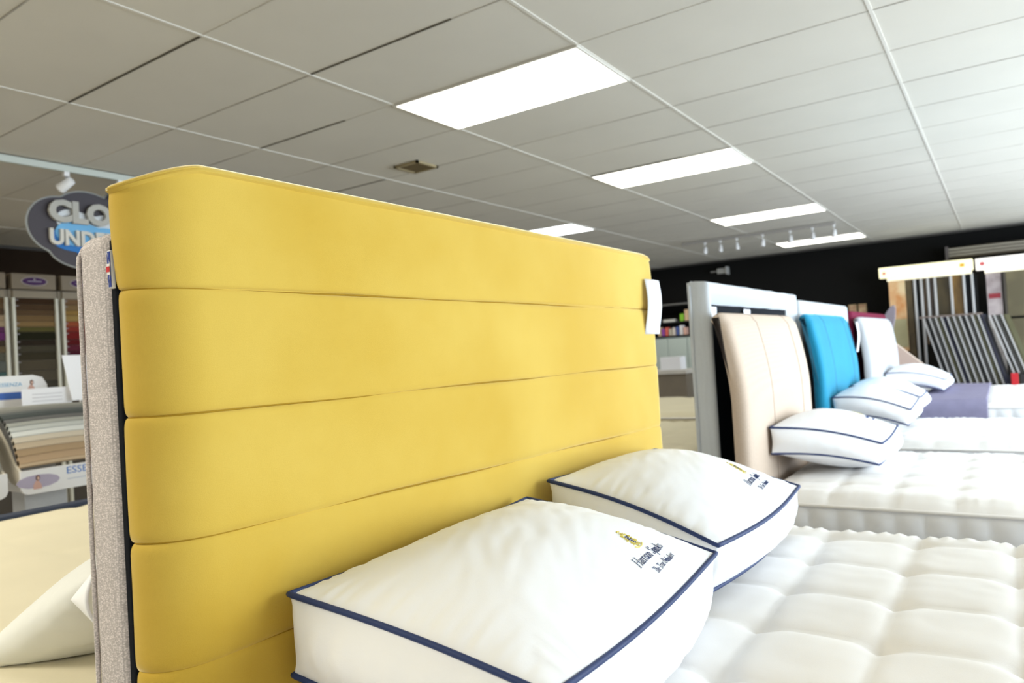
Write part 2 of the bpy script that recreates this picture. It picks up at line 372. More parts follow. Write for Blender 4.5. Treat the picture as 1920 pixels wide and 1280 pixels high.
# ------------------------------------------------------------------ pillows
STROKES = {  # tiny serif stroke font: polylines in a box of height 1
 'H': ([[(.1, 0), (.1, 1)], [(.6, 0), (.6, 1)], [(.1, .5), (.6, .5)], [(0, 0), (.2, 0)], [(.5, 0), (.7, 0)], [(0, 1), (.2, 1)], [(.5, 1), (.7, 1)]], .78),
 'a': ([[(.05, .5), (.15, .6), (.3, .6), (.36, .5), (.36, 0), (.44, 0)], [(.36, .35), (.12, .3), (.04, .15), (.12, 0), (.25, .02), (.36, .12)]], .5),
 'r': ([[(.08, 0), (.08, .6), (0, .6)], [(.08, .4), (.2, .6), (.32, .58)], [(0, 0), (.18, 0)]], .36),
 'i': ([[(.08, 0), (.08, .6), (0, .6)], [(0, 0), (.16, 0)], [(.07, .82), (.09, .86)]], .22),
 's': ([[(.3, .5), (.2, .6), (.06, .55), (.06, .4), (.28, .25), (.28, .06), (.15, 0), (.03, .1)]], .38),
 'o': ([[(.2, 0), (.05, .12), (.03, .35), (.12, .58), (.25, .6), (.37, .48), (.38, .2), (.3, .04), (.2, 0)]], .46),
 'n': ([[(.08, 0), (.08, .6), (0, .6)], [(.08, .45), (.22, .6), (.36, .5), (.36, 0)], [(0, 0), (.16, 0)], [(.28, 0), (.44, 0)]], .5),
 'S': ([[(.42, .8), (.35, .98), (.15, 1), (.04, .85), (.06, .65), (.36, .4), (.42, .18), (.3, 0), (.1, 0), (.02, .2)]], .52),
 'p': ([[(.08, -.35), (.08, .6), (0, .6)], [(.08, .4), (.22, .6), (.38, .5), (.4, .2), (.28, 0), (.1, .08)], [(0, -.35), (.16, -.35)]], .48),
 'k': ([[(.08, 0), (.08, 1), (0, 1)], [(.36, .6), (.1, .28)], [(.18, .36), (.38, 0), (.44, 0)], [(0, 0), (.16, 0)]], .46),
 'T': ([[(.3, 0), (.3, 1)], [(0, .85), (0, 1), (.6, 1), (.6, .85)], [(.2, 0), (.4, 0)]], .64),
 'h': ([[(.08, 0), (.08, 1), (0, 1)], [(.08, .45), (.22, .6), (.36, .5), (.36, 0)], [(0, 0), (.16, 0)], [(.28, 0), (.44, 0)]], .5),
 'e': ([[(.04, .32), (.38, .32), (.34, .52), (.2, .6), (.06, .5), (.03, .25), (.12, .02), (.26, 0), (.38, .1)]], .45),
 'u': ([[(0, .6), (.08, .6), (.08, .12), (.2, 0), (.36, .12)], [(.28, .6), (.36, .6), (.36, 0), (.44, 0)]], .5),
 'B': ([[(.08, 0), (.08, 1)], [(0, 1), (.35, 1), (.45, .8), (.35, .55), (.08, .55)], [(.35, .55), (.52, .35), (.42, 0), (0, 0)]], .6),
 'd': ([[(.38, 0), (.38, 1), (.3, 1)], [(.38, .12), (.2, 0), (.05, .15), (.05, .45), (.2, .6), (.38, .5)], [(.38, 0), (.44, 0)]], .5),
 'm': ([[(.08, 0), (.08, .6), (0, .6)], [(.08, .45), (.2, .6), (.3, .5), (.3, 0)], [(.3, .45), (.42, .6), (.54, .5), (.54, 0)], [(0, 0), (.16, 0)], [(.48, 0), (.62, 0)]], .68),
 ' ': ([], .32)}
def text_lines(txt):
    x = 0; out = []
    for ch in txt:
        s, w = STROKES[ch]
        for pl in s: out.append([(px + x, py) for px, py in pl])
        x += w + 0.03
    return out, x
def densify(pl, n=3):
    o = []
    for a, b in zip(pl[:-1], pl[1:]):
        for i in range(n): o.append((a[0] + (b[0] - a[0]) * i / n, a[1] + (b[1] - a[1]) * i / n))
    o.append(pl[-1]); return o

def bezier_mid(a, b, bow, n):   # edge with a bow vector shaped as sin
    return [a.lerp(b, i / n) + bow * math.sin(math.pi * i / n) for i in range(n + 1)]

def pillow(label, BL, BR, FR, FL, th=0.125, crown=0.08, bcrown=0.035, seed=0, n=64, logo=None, bulge=.024, tuck=.0, zmin=None, wr=1.0, cmat=None, bows=None, thf=None, piping=True, name='pillow', group=None):
    """boxed pillow; corners are those of the top seam. B = toward the headboard, L = nearer the camera"""
    cmat = cmat or M['cotton']
    BL, BR, FR, FL = [Vector(p) for p in (BL, BR, FR, FL)]
    bows = bows or {}
    cen = (BL + BR + FR + FL) / 4
    e = empty(name, (cen.x, cen.y, min(BL.z, FL.z) - th - bcrown), label, 'pillow', group)
    sx = (BR - BL).length; sy = (FL - BL).length
    thf = th if thf is None else thf
    def edgebow(k, q):
        return Vector(bows.get(k, (0, 0, 0))) * math.sin(math.pi * q)
    def base(s, t, down=0.0):
        p = (BL * (1 - s) + BR * s) * (1 - t) + (FL * (1 - s) + FR * s) * t
        p = p + edgebow('back', s) * (1 - t) + edgebow('front', s) * t + edgebow('left', t) * (1 - s) + edgebow('right', t) * s
        p.z -= down * (th * (1 - t) + thf * t)
        p += (BL - FL).normalized() * (tuck * down * t * t)
        if zmin is not None: p.z = max(p.z, zmin + .006)
        return p
    def top(s, t):
        p = base(s, t)
        d = min(s * sx, (1 - s) * sx, t * sy, (1 - t) * sy)
        pr = (max(0, math.sin(math.pi * s)) ** 0.62) * (max(0, math.sin(math.pi * t)) ** 0.62)
        # gathered wrinkles running in from the seams
        ang = math.exp(-d / 0.05) * (1 - math.exp(-d / 0.008))
        if min(s * sx, (1 - s) * sx) < min(t * sy, (1 - t) * sy): al = t * sy
        else: al = s * sx
        w_ = 0.0045 * wr * ang * (nz(al * 38 + seed, d * 7, seed) + .6 * nz(al * 75, d * 8, seed + 3))
        w2 = 0.004 * nz(s * 4 + seed, t * 5, seed) * pr + .0018 * nz((s + t) * 16 + seed, (s - t) * 5, 2 + seed) * pr
        p.z += crown * pr + w_ + w2
        return p
    def bot(s, t):
        p = base(s, t, 1.0)
        pr = (max(0, math.sin(math.pi * s)) ** 0.6) * (max(0, math.sin(math.pi * t)) ** 0.6)
        p.z -= bcrown * pr
        if zmin is not None: p.z = max(p.z, zmin + .001)
        return p
    v = []; f = []
    def grid(fn, flip):
        b = len(v)
        for i in range(n + 1):
            for j in range(n + 1):
                # denser toward the edges
                s = 0.5 - 0.5 * math.cos(math.pi * i / n) if False else i / n
                v.append(fn(s, j / n))
        for i in range(n):
            for j in range(n):
                q = (b + i * (n + 1) + j, b + (i + 1) * (n + 1) + j, b + (i + 1) * (n + 1) + j + 1, b + i * (n + 1) + j + 1)
                f.append(q if not flip else q[::-1])
        return b
    a = grid(top, False); b = grid(bot, True)
    loop = [(i / n, 0) for i in range(n)] + [(1, j / n) for j in range(n)] + [(1 - i / n, 1) for i in range(n)] + [(0, 1 - j / n) for j in range(n)]
    K = 8; rings = []
    out = []
    for (s, t) in loop:
        ns = Vector((0, 0, 0)); ax = (BR - BL).normalized(); ay = (FL - BL).normalized()
        if t == 0: ns -= ay
        if t == 1: ns += ay
        if s == 0: ns -= ax
        if s == 1: ns += ax
        ns.z = 0; ns.normalize()
        q = s if t in (0, 1) and s not in (0, 1) else (t if s in (0, 1) else 0)
        bl = abs(math.sin(math.pi * q)) ** 0.5 if 0 < q < 1 else 0
        out.append((ns, bl))
    for k in range(K + 1):
        u_ = k / K; ring = []
        for (s, t), (ns, bl) in zip(loop, out):
            p = base(s, t, u_)
            pinch = math.sin(math.pi * u_)
            amt = ((min(bulge, .012) if t == 0 else (bulge if t < 1 else bulge * 1.4)) * bl - 0.008 * (1 - bl)) * pinch
            amt += 0.003 * wr * pinch * nz(s * 16 + seed, t * 16, u_ * 3 + seed) 
            q = p + ns * amt
            q.z = max(q.z, base(s, t, 1).z - .002)
            ring.append(q)
        rings.append(ring)
    L = len(loop); b0 = len(v)
    for r_ in rings: v.extend(r_)
    for k in range(K):
        for i in range(L): f.append((b0 + k * L + i, b0 + (k + 1) * L + i, b0 + (k + 1) * L + (i + 1) % L, b0 + k * L + (i + 1) % L))
    me = bpy.data.meshes.new('cover'); me.from_pydata([W(p) for p in v], [], f)
    bm = bmesh.new(); bm.from_mesh(me); bmesh.ops.remove_doubles(bm, verts=bm.verts, dist=2e-5); bmesh.ops.recalc_face_normals(bm, faces=bm.faces); bm.to_mesh(me); bm.free()
    o = link('cover', me, cmat, e, True); me.set_sharp_from_angle(angle=math.radians(60))
    if piping:
        for dn in (0.0, 1.0):
            lp = [];
            for (s, t), (ns, bl) in zip(loop, out): lp.append(base(s, t, dn) + ns * .0015)
            MB().tube(lp, 0.0050, 8, closed=True).build('piping', M['navy'], e, True)
    if logo:
        s0, t0, size = logo       # lower-left start of the name line in (s,t); size in metres of cap height
        def P(mx, my, off=0.0006):   # metres along +s and toward the headboard
            s = s0 + mx / sx; t = t0 - (my + .09 * mx) / sy
            p = top(s, t); q = top(s + .004, t) - p; r_ = top(s, t + .004) - p
            nn = q.cross(r_); nn = nn if nn.z > 0 else -nn
            return p + nn.normalized() * off
        def ribbon(mb, pl, w, off=.0009):
            pl = densify(pl, 3); pts = [P(x, y, off) for x, y in pl]
            mb.tube(pts, w / 2, 4)
        def put(txt, x, y, h, w, width):
            mb = MB(); ls, tw = text_lines(txt); k = width / tw
            for pl in ls: ribbon(mb, [(x + a_ * k, y + b_ * h) for a_, b_ in pl], w * .72)
            return mb
        Wd = 7.6 * size
        put('Harrison Spinks', 0, 0, size, size * .10, Wd).build('lettering', M['thread_navy'], e)
        put('The True Bedmaker', Wd * .2, -size * 1.35, size * .62, size * .075, Wd * .76).build('lettering', M['thread_navy'], e)
        c = (Wd * .56, size * 2.75); R = size * 1.15
        mb = MB()
        for k in range(9):      # mantling: ring of small leaf curls round the shield
            a_ = 2 * math.pi * k / 9 + .3; cx, cy = c[0] + .72 * R * math.cos(a_), c[1] + .85 * R * math.sin(a_)
            ribbon(mb, [(cx + .2 * R * math.cos(a_ + q * 1.1) * (1 - q / 9), cy + .2 * R * math.sin(a_ + q * 1.1)) for q in range(6)], size * .085)
        ribbon(mb, [(c[0] + .5 * R * x, c[1] + .62 * R * y) for x, y in [(-1, 1), (1, 1), (1, -.2), (.6, -.8), (0, -1.15), (-.6, -.8), (-1, -.2), (-1, 1)]], size * .1)
        ribbon(mb, [(c[0] - .25 * R, c[1] + 1.15 * R), (c[0], c[1] + 1.35 * R), (c[0] + .25 * R, c[1] + 1.15 * R)], size * .1)
        ribbon(mb, [(c[0] + .95 * R * x, c[1] - .95 * R + .28 * R * x * x - .2 * R) for x in (-1, -.7, -.35, 0, .35, .7, 1)], size * .10)
        mb.build('crest_gold', M['thread_gold'], e)
        mb = MB()
        for (x, y) in [(-.6, .7), (0, .7), (.6, .7), (-.3, .35), (.3, .35), (-.6, 0), (0, 0), (.6, 0), (-.3, -.35), (.3, -.35), (0, -.7)]:
            ribbon(mb, [(c[0] + .42 * R * x - .05 * R, c[1] + .55 * R * y - .06 * R), (c[0] + .42 * R * x + .05 * R, c[1] + .55 * R * y + .06 * R)], size * .11)
        ribbon(mb, [(c[0] - .3 * R, c[1] - .45 * R), (c[0], c[1] - .62 * R), (c[0] + .3 * R, c[1] - .45 * R)], size * .1)
        mb.build('crest_navy', M['thread_navy'], e)
    return e

P1 = pillow('nearest white boxed pillow with navy piping, its gold crest and navy lettering fully visible',
       (-0.966, 0.758, -0.357), (-0.955, 1.440, -0.338), (-0.518, 1.468, -0.430), (-0.500, 0.782, -0.430), th=.128, thf=.14, crown=.080, bcrown=.06, tuck=.034, zmin=-.572, bulge=.040, wr=1.2, seed=1, n=90,
       logo=(.63, .885, .0180), bows={'front': (-.004, 0, -.020), 'left': (0, .012, .0), 'back': (-.004, 0, -.010), 'right': (0, -.006, .01)})
P2 = pillow('white boxed pillow with navy piping, second along the yellow headboard, behind the nearest pillow',
       (-0.966, 1.562, -0.318), (-0.955, 2.205, -0.330), (-0.520, 2.215, -0.428), (-0.535, 1.535, -0.432), th=.128, thf=.112, crown=.076, bcrown=.06, tuck=.03, zmin=-.572, bulge=.028, wr=1.2, seed=5, n=70,
       logo=(.58, .86, .0180), bows={'front': (.015, 0, -.01), 'left': (0, .01, .012), 'right': (0, -.006, .008), 'back': (-.004, 0, -.006)})

# ------------------------------------------------------------------ mattresses and bases
def mattress(label, x0, x1, y0, y1, ztop, th=0.28, head='left', m=None, ms=None, px=.222, py=.25, A=.022, ox=-.45, oy=1.5, res=.022, name='mattress', pleat=True, basem=None, base=True, pipem=None, group=None):
    m = m or M['mattress']; ms = ms or M['mattress_side']
    e = empty(name, ((x0 + x1) / 2, (y0 + y1) / 2, ztop - th), label, 'mattress', group)
    nx = int((x1 - x0) / res); ny = int((y1 - y0) / res); v = []; f = []
    bw = 0.085
    for i in range(nx + 1):
        for j in range(ny + 1):
            x = x0 + (x1 - x0) * i / nx; y = y0 + (y1 - y0) * j / ny
            d = min(x - x0, x1 - x, y - y0, y1 - y)
            du = ((x - ox + .012 * nz(x * 3, y * 3, 4)) / px); du = (du - round(du)) * px
            dv = ((y - oy + .012 * nz(x * 3, y * 3, 9)) / py); dv = (dv - round(dv)) * py
            gx = math.exp(-abs(du) / .018); gy = math.exp(-abs(dv) / .018)
            tf = math.exp(-(du * du + dv * dv) / (.030 ** 2))
            puff = 1 - .34 * gx - .34 * gy - .55 * tf + .12 * gx * gy
            z = ztop - A + A * puff + .003 * nz(x * 6, y * 6, 1) + .0012 * nz(x * 22, y * 22, 1)
            d = max(0.0, d); edge = 1 - max(0, 1 - d / bw)
            rnd = math.sin(min(1, edge) * math.pi / 2) ** .6 if edge < 1 else 1
            z = (ztop - .05) + (z - (ztop - .05)) * rnd
            if d < bw * 1.3 and pleat:
                al = y if (min(x - x0, x1 - x) < min(y - y0, y1 - y)) else x
                z += .0035 * math.sin(al * 150 + 3 * nz(al * 8, 0, 0)) * math.sin(max(0, 1 - d / (bw * 1.3)) * math.pi)
            v.append((x, y, z))
    for i in range(nx):
        for j in range(ny): f.append((i * (ny + 1) + j, (i + 1) * (ny + 1) + j, (i + 1) * (ny + 1) + j + 1, i * (ny + 1) + j + 1))
    meshobj('top_panel', v, f, m, e, True, fix=False)
    # border wall with vertical stitched puffs
    r = .05; per = []
    def seg(a, b):
        L = (Vector(b) - Vector(a)).length; k = max(2, int(L / .016))
        return [Vector(a).lerp(Vector(b), i / k) for i in range(k)]
    cor = [(x0 + .004, y0 + .004), (x1 - .004, y0 + .004), (x1 - .004, y1 - .004), (x0 + .004, y1 - .004)]
    pts = []
    nrm = [Vector((0, -1)), Vector((1, 0)), Vector((0, 1)), Vector((-1, 0))]
    for k in range(4):
        for p in seg(cor[k], cor[(k + 1) % 4]): pts.append((p, nrm[k], (p - Vector(cor[k])).length))
    K = 10; v = []; f = []; zb = ztop - th
    for k in range(K + 1):
        u_ = k / K; z = (ztop - .05) + (zb - ztop + .05) * u_
        for (p, n_, al) in pts:
            c_ = abs(math.sin(math.pi * al / .105)) ** .5 * abs(math.sin(math.pi * u_ * 2)) ** .5
            q = p + n_ * (.016 * c_ - .006)
            v.append((q.x, q.y, z))
    L = len(pts)
    for k in range(K):
        for i in range(L): f.append((k * L + i, k * L + (i + 1) % L, (k + 1) * L + (i + 1) % L, (k + 1) * L + i))
    f.append(tuple(K * L + i for i in range(L)))
    meshobj('border', v, f, ms, e, True)
    for z in (ztop - .05, zb + .008):
        MB().tube([(a, b, z) for a, b in [(x0, y0 + .03), (x0 + .03, y0), (x1 - .03, y0), (x1, y0 + .03), (x1, y1 - .03), (x1 - .03, y1), (x0 + .03, y1), (x0, y1 - .03)]], .007, 8, closed=True).build('piping', pipem or M['mattress'], e, True)
    if base:
        d = empty('divan', ((x0 + x1) / 2, (y0 + y1) / 2, -1.3), 'divan base under the ' + label.split(',')[0].split(' with ')[0], 'divan')
        MB().box((x0 + .01, y0 + .01, -1.3 + .05), (x1 - .01, y1 - .01, zb - .002), .015).build('box', basem or M['divan'], d)
        for a in (x0 + .12, x1 - .12):
            for c in (y0 + .12, y1 - .12):
                MB().tube([(a, c, -1.3), (a, c, -1.24)], .025, 12).build('foot', flat((.03, .03, .03)), d)
    return e
ZM1, ZM2, ZM3, ZM4 = -.572, -.64, -.65, -.60
mattress('nearest white tufted mattress, carrying the two crested pillows', -.965, 1.05, 0.50, 2.40, ZM1, res=.011, A=.029)
mattress('white tufted mattress in front of the beige headboard', -.92, 1.05, 3.17, 4.53, ZM2, ox=-.41, oy=3.2, res=.018)
mattress('white tufted mattress in front of the teal headboard', -.92, 1.05, 4.93, 6.34, ZM3, ox=-.38, oy=4.95, res=.022)
mattress('farthest tufted white mattress, partly under the mauve throw', -.93, 1.05, 7.02, 9.15, ZM4, ox=-.38, oy=7.1, res=.026)

# ------------------------------------------------------------------ curved headboards with vertical seams
def curved_headboard(label, y0, y1, xb, ztop, m, seams, thick=.075, lean=.065, back=True, cord=None):
    e = empty('headboard', (xb - .04, (y0 + y1) / 2, -1.3), label, 'headboard')
    zbot = -1.15
    def fx(z):       # front face x at height z : leans back toward the top
        q = max(0, min(1, (z + .28) / (ztop + .28)))
        return xb - lean * q ** 1.7
    pr = []          # profile (x,z) closed, going up the front, over the top, down the back
    zs = [zbot + (ztop - .045 - zbot) * i / 30 for i in range(31)]
    for z in zs: pr.append((fx(z), z))
    r = .036
    for i in range(1, 9):
        a = math.pi * i / 9; pr.append((fx(ztop) - thick / 2 + thick / 2 * math.cos(a), ztop - .045 + .045 * math.sin(a)))
    for z in reversed(zs): pr.append((fx(z) - thick, z))
    # across y with rounded ends and shallow seam grooves
    ys = [y0, y0 + .006, y0 + .02, y0 + .045]; 
    N_ = 70
    ys += [y0 + .06 + (y1 - y0 - .12) * i / N_ for i in range(N_ + 1)]
    for s in seams: ys += [s - .006, s - .002, s, s + .002, s + .006]
    ys += [y1 - .045, y1 - .02, y1 - .006, y1]; ys = sorted(set(ys))
    n = len(pr); v = []; f = []
    for y in ys:
        d = min(y - y0, y1 - y); ins = .03 * (1 - math.sqrt(max(0, 1 - (1 - min(1, d / .045)) ** 2)))
        g = sum(.006 * math.exp(-((y - s) / .004) ** 2) for s in seams)
        bul = .006 * (abs(math.sin(math.pi * (y - y0) / (y1 - y0)))) ** .5
        for k, (x, z) in enumerate(pr):
            front = 1 if k < 31 + 4 else 0
            xx = x + (-ins - g + bul if front else (ins * .6))
            zz = z - (ins * .7 if z > ztop - .06 else 0) - (g if k >= 31 and k < 39 else 0)
            v.append((xx, y, zz))
    for i in range(len(ys) - 1):
        for j in range(n): f.append((i * n + j, i * n + (j + 1) % n, (i + 1) * n + (j + 1) % n, (i + 1) * n + j))
    f.append(tuple(range(n))); f.append(tuple((len(ys) - 1) * n + j for j in range(n - 1, -1, -1)))
    o = meshobj('upholstery', v, f, m, e, True); autosmooth(o, 50)
    for s in seams:
        sp_ = [(fx(z) + .0015, s, z) for z in zs] + [(fx(ztop) - thick / 2 + (thick / 2) * math.cos(math.pi * i / 9), s, ztop - .046 + .045 * math.sin(math.pi * i / 9)) for i in range(1, 6)]
        MB().tube(sp_, .0040, 6).build('seam_cord', cord, e, True)
    if back:
        pts = []
        prb = [(fx(z) - thick + .006, z) for z in zs] ; prf = [(x - .012, z) for x, z in prb]
        vv = []; ff = []
        for y in (y0 + .07, y1 - .07):
            for (x, z) in prb + prf[::-1]: vv.append((x, y, z))
        k = len(prb) * 2
        ff = [tuple(range(k)), tuple(range(2 * k - 1, k - 1, -1))] + [(i, (i + 1) % k, k + (i + 1) % k, k + i) for i in range(k)]
        meshobj('black_backing', vv, ff, M['backing'], e)
    for yy in (y0 + .25, y1 - .25): MB().box((xb - thick * .7, yy - .03, -1.3), (xb - thick * .7 + .02, yy + .03, -1.1)).build('strut', flat((0.25, 0.17, 0.1)), e)
    return e
curved_headboard('beige woven headboard with two vertical seams, behind the single boxed pillow', 3.20, 4.50, -.945, .138, M['beige'], [3.63, 4.25], lean=.07, cord=flat((.20, .13, .09)))
curved_headboard('teal blue headboard with two vertical seams and a white tag on its right edge', 4.94, 6.28, -.955, .158, M['teal'], [5.28, 6.02], lean=.07, cord=flat((.004, .05, .12)))
lg = curved_headboard('plain pale grey headboard, farthest of the boards behind pillows, in front of the maroon one', 7.08, 8.98, -.965, .160, M['lightgrey'], [], thick=.08, lean=.06)

# big pale grey frame headboard
def frame_headboard(y0, y1, ztop, xf, label, inset=.10, setback=.05, depth=.10, panel=True):
    e = empty('headboard', (xf - depth / 2, (y0 + y1) / 2, -1.3), label, 'headboard')
    zb = -1.2; r = .018
    # cross-section (distance inward, x) : outer back -> outer front (rounded) -> inner
    prof = [(0.0, xf - depth), (-.004, xf - depth * .6), (0, xf - r), (r * .3, xf - r * .3), (r, xf), (r * 1.6, xf - .001), (inset * .6, xf - setback * .45), (inset, xf - setback), (inset, xf - depth)]
    def at(inw, x, side):
        if side == 0: return (x, y0 + inw, zb)
        if side == 1: return (x, y0 + inw, ztop - inw)
        if side == 2: return (x, y1 - inw, ztop - inw)
        return (x, y1 - inw, zb)
    def wob(p, i): return (p[0], p[1] + .002 * nz(p[2] * 5, i, 0), p[2] + .004 * nz(p[1] * 6, i * .3, 2))
    names = [('side_post', 0, 1), ('top_rail', 1, 2), ('side_post', 2, 3)]
    for nm, a, b in names:
        v = []; f = []; K = 30; n = len(prof)
        for k in range(K + 1):
            for i, (w_, x) in enumerate(prof):
                p = Vector(at(w_, x, a)).lerp(Vector(at(w_, x, b)), k / K); v.append(wob(p, 0))
        for k in range(K):
            for i in range(n): f.append((k * n + i, k * n + (i + 1) % n, (k + 1) * n + (i + 1) % n, (k + 1) * n + i))
        f.append(tuple(range(n))); f.append(tuple(K * n + i for i in range(n - 1, -1, -1)))
        o = meshobj(nm, v, f, M['greyframe'], e, True); autosmooth(o, 50)
    MB().tube([(xf - depth + .012, y0 - .003, zb), (xf - depth + .012, y0 - .004, ztop - .02), (xf - depth + .012, y0 + .02, ztop + .002), (xf - depth + .012, y1 - .02, ztop + .002), (xf - depth + .012, y1 + .003, ztop - .02), (xf - depth + .012, y1 + .003, zb)], .006, 8).build('welt', M['greyframe'], e, True)
    if panel: MB().box((xf - depth + .004, y0 + inset - .01, zb + .1), (xf - setback - .008, y1 - inset + .01, ztop - inset + .01)).build('inner_panel', M['backing'], e)
    for yy in (y0 + .3, y1 - .3): MB().box((xf - depth + .03, yy - .03, -1.3), (xf - .05, yy + .03, zb + .12)).build('strut', flat((0.25, 0.17, 0.1)), e)
    return e
GF = frame_headboard(3.268, 5.0, .289, -1.105, 'pale grey box-framed headboard with black inset, standing behind the beige headboard')
slab_headboard('headboard', -1.21, -1.115, 5.14, 6.93, .262, -1.1, M['greyframe'], 'pale grey headboard of which a strip shows above the teal one', r=.03)
slab_headboard('headboard', -1.20, -1.115, 7.14, 9.40, .222, -1.1, M['maroon'], 'maroon headboard peeking out behind the plain pale grey one', r=.03)

# paper tags
for y0, y1, z1, z0, lab in [(3.39, 3.50, .178, .125, 'white tag at the inner left corner of the grey framed headboard'), (3.95, 4.07, .176, .11, 'white tag hanging from the grey frame above the middle of the beige headboard')]:
    b = MB().box((-1.150, y0, z0), (-1.1485, y1, z1)); o = b.build('price_tag', M['paper']); tag(o, lab, 'tag')
tag(curled_tag('price_tag', 6.20, 6.29, .10, -.13, -.948, None, bend=.012), 'white paper tag hanging on the right edge of the teal headboard', 'tag')

# pillows on the further beds
pillow('single white boxed pillow against the beige headboard', (-.925, 3.475, -.405), (-.925, 4.12, -.405), (-.49, 4.30, -.485), (-.485, 3.66, -.495), th=.122, thf=.10, crown=.072, bcrown=.085, bulge=.04, tuck=.02, zmin=-.64, seed=9, n=48,
       logo=(.58, .78, .019), bows={'left': (0, 0, .02), 'right': (0, 0, .01), 'front': (0, 0, -.012)})
pillow('white boxed pillow, nearer one of the pair against the teal headboard', (-.935, 5.02, -.39), (-.935, 5.62, -.39), (-.51, 5.70, -.46), (-.50, 5.06, -.475), th=.12, thf=.10, crown=.075, bcrown=.085, bulge=.035, zmin=-.65, tuck=.02, seed=12, n=36,
       logo=(.58, .78, .019), bows={'left': (0, 0, .03), 'right': (0, 0, .01)})
pillow('white boxed pillow, farther one of the pair against the teal headboard', (-.935, 5.70, -.365), (-.935, 6.28, -.375), (-.51, 6.36, -.455), (-.50, 5.76, -.455), th=.12, thf=.10, crown=.075, bcrown=.085, bulge=.035, zmin=-.65, tuck=.02, seed=15, n=36,
       bows={'left': (0, 0, .03)})
pillow('white boxed pillow lying by the pale grey headboard on the farthest bed', (-.94, 7.62, -.375), (-.94, 8.5, -.36), (-.46, 8.55, -.45), (-.46, 7.68, -.45), th=.11, thf=.10, crown=.08, bcrown=.045, zmin=-.60, tuck=.02, bulge=.035, seed=18, n=36,
       bows={'left': (0, 0, .03)})

# mauve throw over the far mattress
def throw():
    v = []; f = []; nx, ny = 40, 60
    for i in range(nx + 1):
        x = -.62 + .48 * i / nx
        for j in range(ny + 1):
            q = -0.3 + 2.55 * j / ny
            if q < 0: y, z = 7.0 - .004, ZM4 - .025 + q
            else: y, z = 7.0 + q, ZM4 + .016 + .006 * nz(x * 6, q * 5, 0)
            if q > 2.12: y, z = 9.165, ZM4 - .025 - (q - 2.12)
            v.append((x + .006 * nz(q * 4, 0, x), y, z))
    for i in range(nx):
        for j in range(ny): f.append((i * (ny + 1) + j, (i + 1) * (ny + 1) + j, (i + 1) * (ny + 1) + j + 1, i * (ny + 1) + j + 1))
    o = meshobj('bed_throw', v, f, M['throw'], None, True); md = o.modifiers.new('t', 'SOLIDIFY'); md.thickness = .008; md.offset = 1
    tag(o, 'mauve grey throw laid across the farthest mattress', 'throw')
throw()

# ------------------------------------------------------------------ back row (other side of the headboards)
ZB = -.515; XB0 = -3.40
mattress('cream mattress at the left edge with a dark band along its far end', XB0, -1.20, .12, 2.10, ZB, m=M['mattress_cream'], ms=M['mattress_cream'], A=.010, px=.4, py=.42, pleat=False, res=.025)
MB().box((XB0 + .06, .16, ZB - .03), (XB0 + .14, 2.06, ZB + .010), .008).build('dark_tape', mat('slate_tape', (.035, .045, .075), .8, bump=.3), bpy.data.objects['mattress.004'])
def soft_pillow():
    e = empty('pillow', (-1.5, .9, ZB), 'soft grey-white pillow with a seamed edge leaning behind the greige headboard', 'pillow')
    n = 60
    # lies propped: wide along y, tilting up toward the headboard
    O = Vector((-1.265, .61, -.315)); U = Vector((.02, .62, .02)); V = Vector((-.40, -.09, -.23)); Nn = U.cross(V).normalized()
    Nn = Nn if Nn.z > 0 else -Nn
    v = []; f = []
    for side in (1, -1):
        b = len(v)
        for i in range(n + 1):
            for j in range(n + 1):
                s, t = i / n, j / n
                es = 1 - .06 * math.sin(math.pi * t); et = 1 - .06 * math.sin(math.pi * s)
                ss = .5 + (s - .5) * es; tt = .5 + (t - .5) * et
                h = .115 * (math.sin(math.pi * s) ** .55) * (math.sin(math.pi * t) ** .55) if 0 < s < 1 and 0 < t < 1 else 0
                d = min(s, 1 - s, t, 1 - t)
                wv = .006 * math.exp(-d / .12) * nz((s + t) * 26, (s - t) * 4 + side, 3) * (d > 0)
                p = O + U * ss + V * tt + Nn * side * (h * (1 if side > 0 else .9) + wv)
                p.z = max(p.z, ZB + .002)
                v.append(p)
        for i in range(n):
            for j in range(n):
                q = (b + i * (n + 1) + j, b + (i + 1) * (n + 1) + j, b + (i + 1) * (n + 1) + j + 1, b + i * (n + 1) + j + 1); f.append(q if side > 0 else q[::-1])
    meshobj('cover', v, f, M['cotton_grey'], e, True)
    fv = []; ff = []
    for i in range(9):
        for j in range(9):
            s_, t_ = i / 8, j / 8
            a = Vector((-1.318, .590, -.362)).lerp(Vector((-1.245, .60, -.30)), s_); b_ = Vector((-1.318, .590, -.362)).lerp(Vector((-1.245, .60, -.405)), s_)
            p = a.lerp(b_, t_); p.y -= .02 * math.sin(math.pi * t_) * s_; fv.append(p)
    for i in range(8):
        for j in range(8): ff.append((i * 9 + j, i * 9 + j + 1, (i + 1) * 9 + j + 1, (i + 1) * 9 + j))
    fo = meshobj('pillowcase_flap', fv, ff, M['cotton'], e, True); fo.modifiers.new('t', 'SOLIDIFY').thickness = .004
soft_pillow()
mattress('cream mattress seen in the gap beside the grey framed headboard', -3.20, -1.25, 3.3, 4.9, -.52, m=M['mattress_cream'], ms=M['mattress_cream'], A=.015, px=.25, py=.28, res=.03)
mattress('cream quilted mattress farther back in the gap', -3.40, -1.35, 5.3, 6.9, -.50, m=M['mattress_cream'], ms=M['mattress_cream'], A=.012, px=.3, py=.3, res=.04)

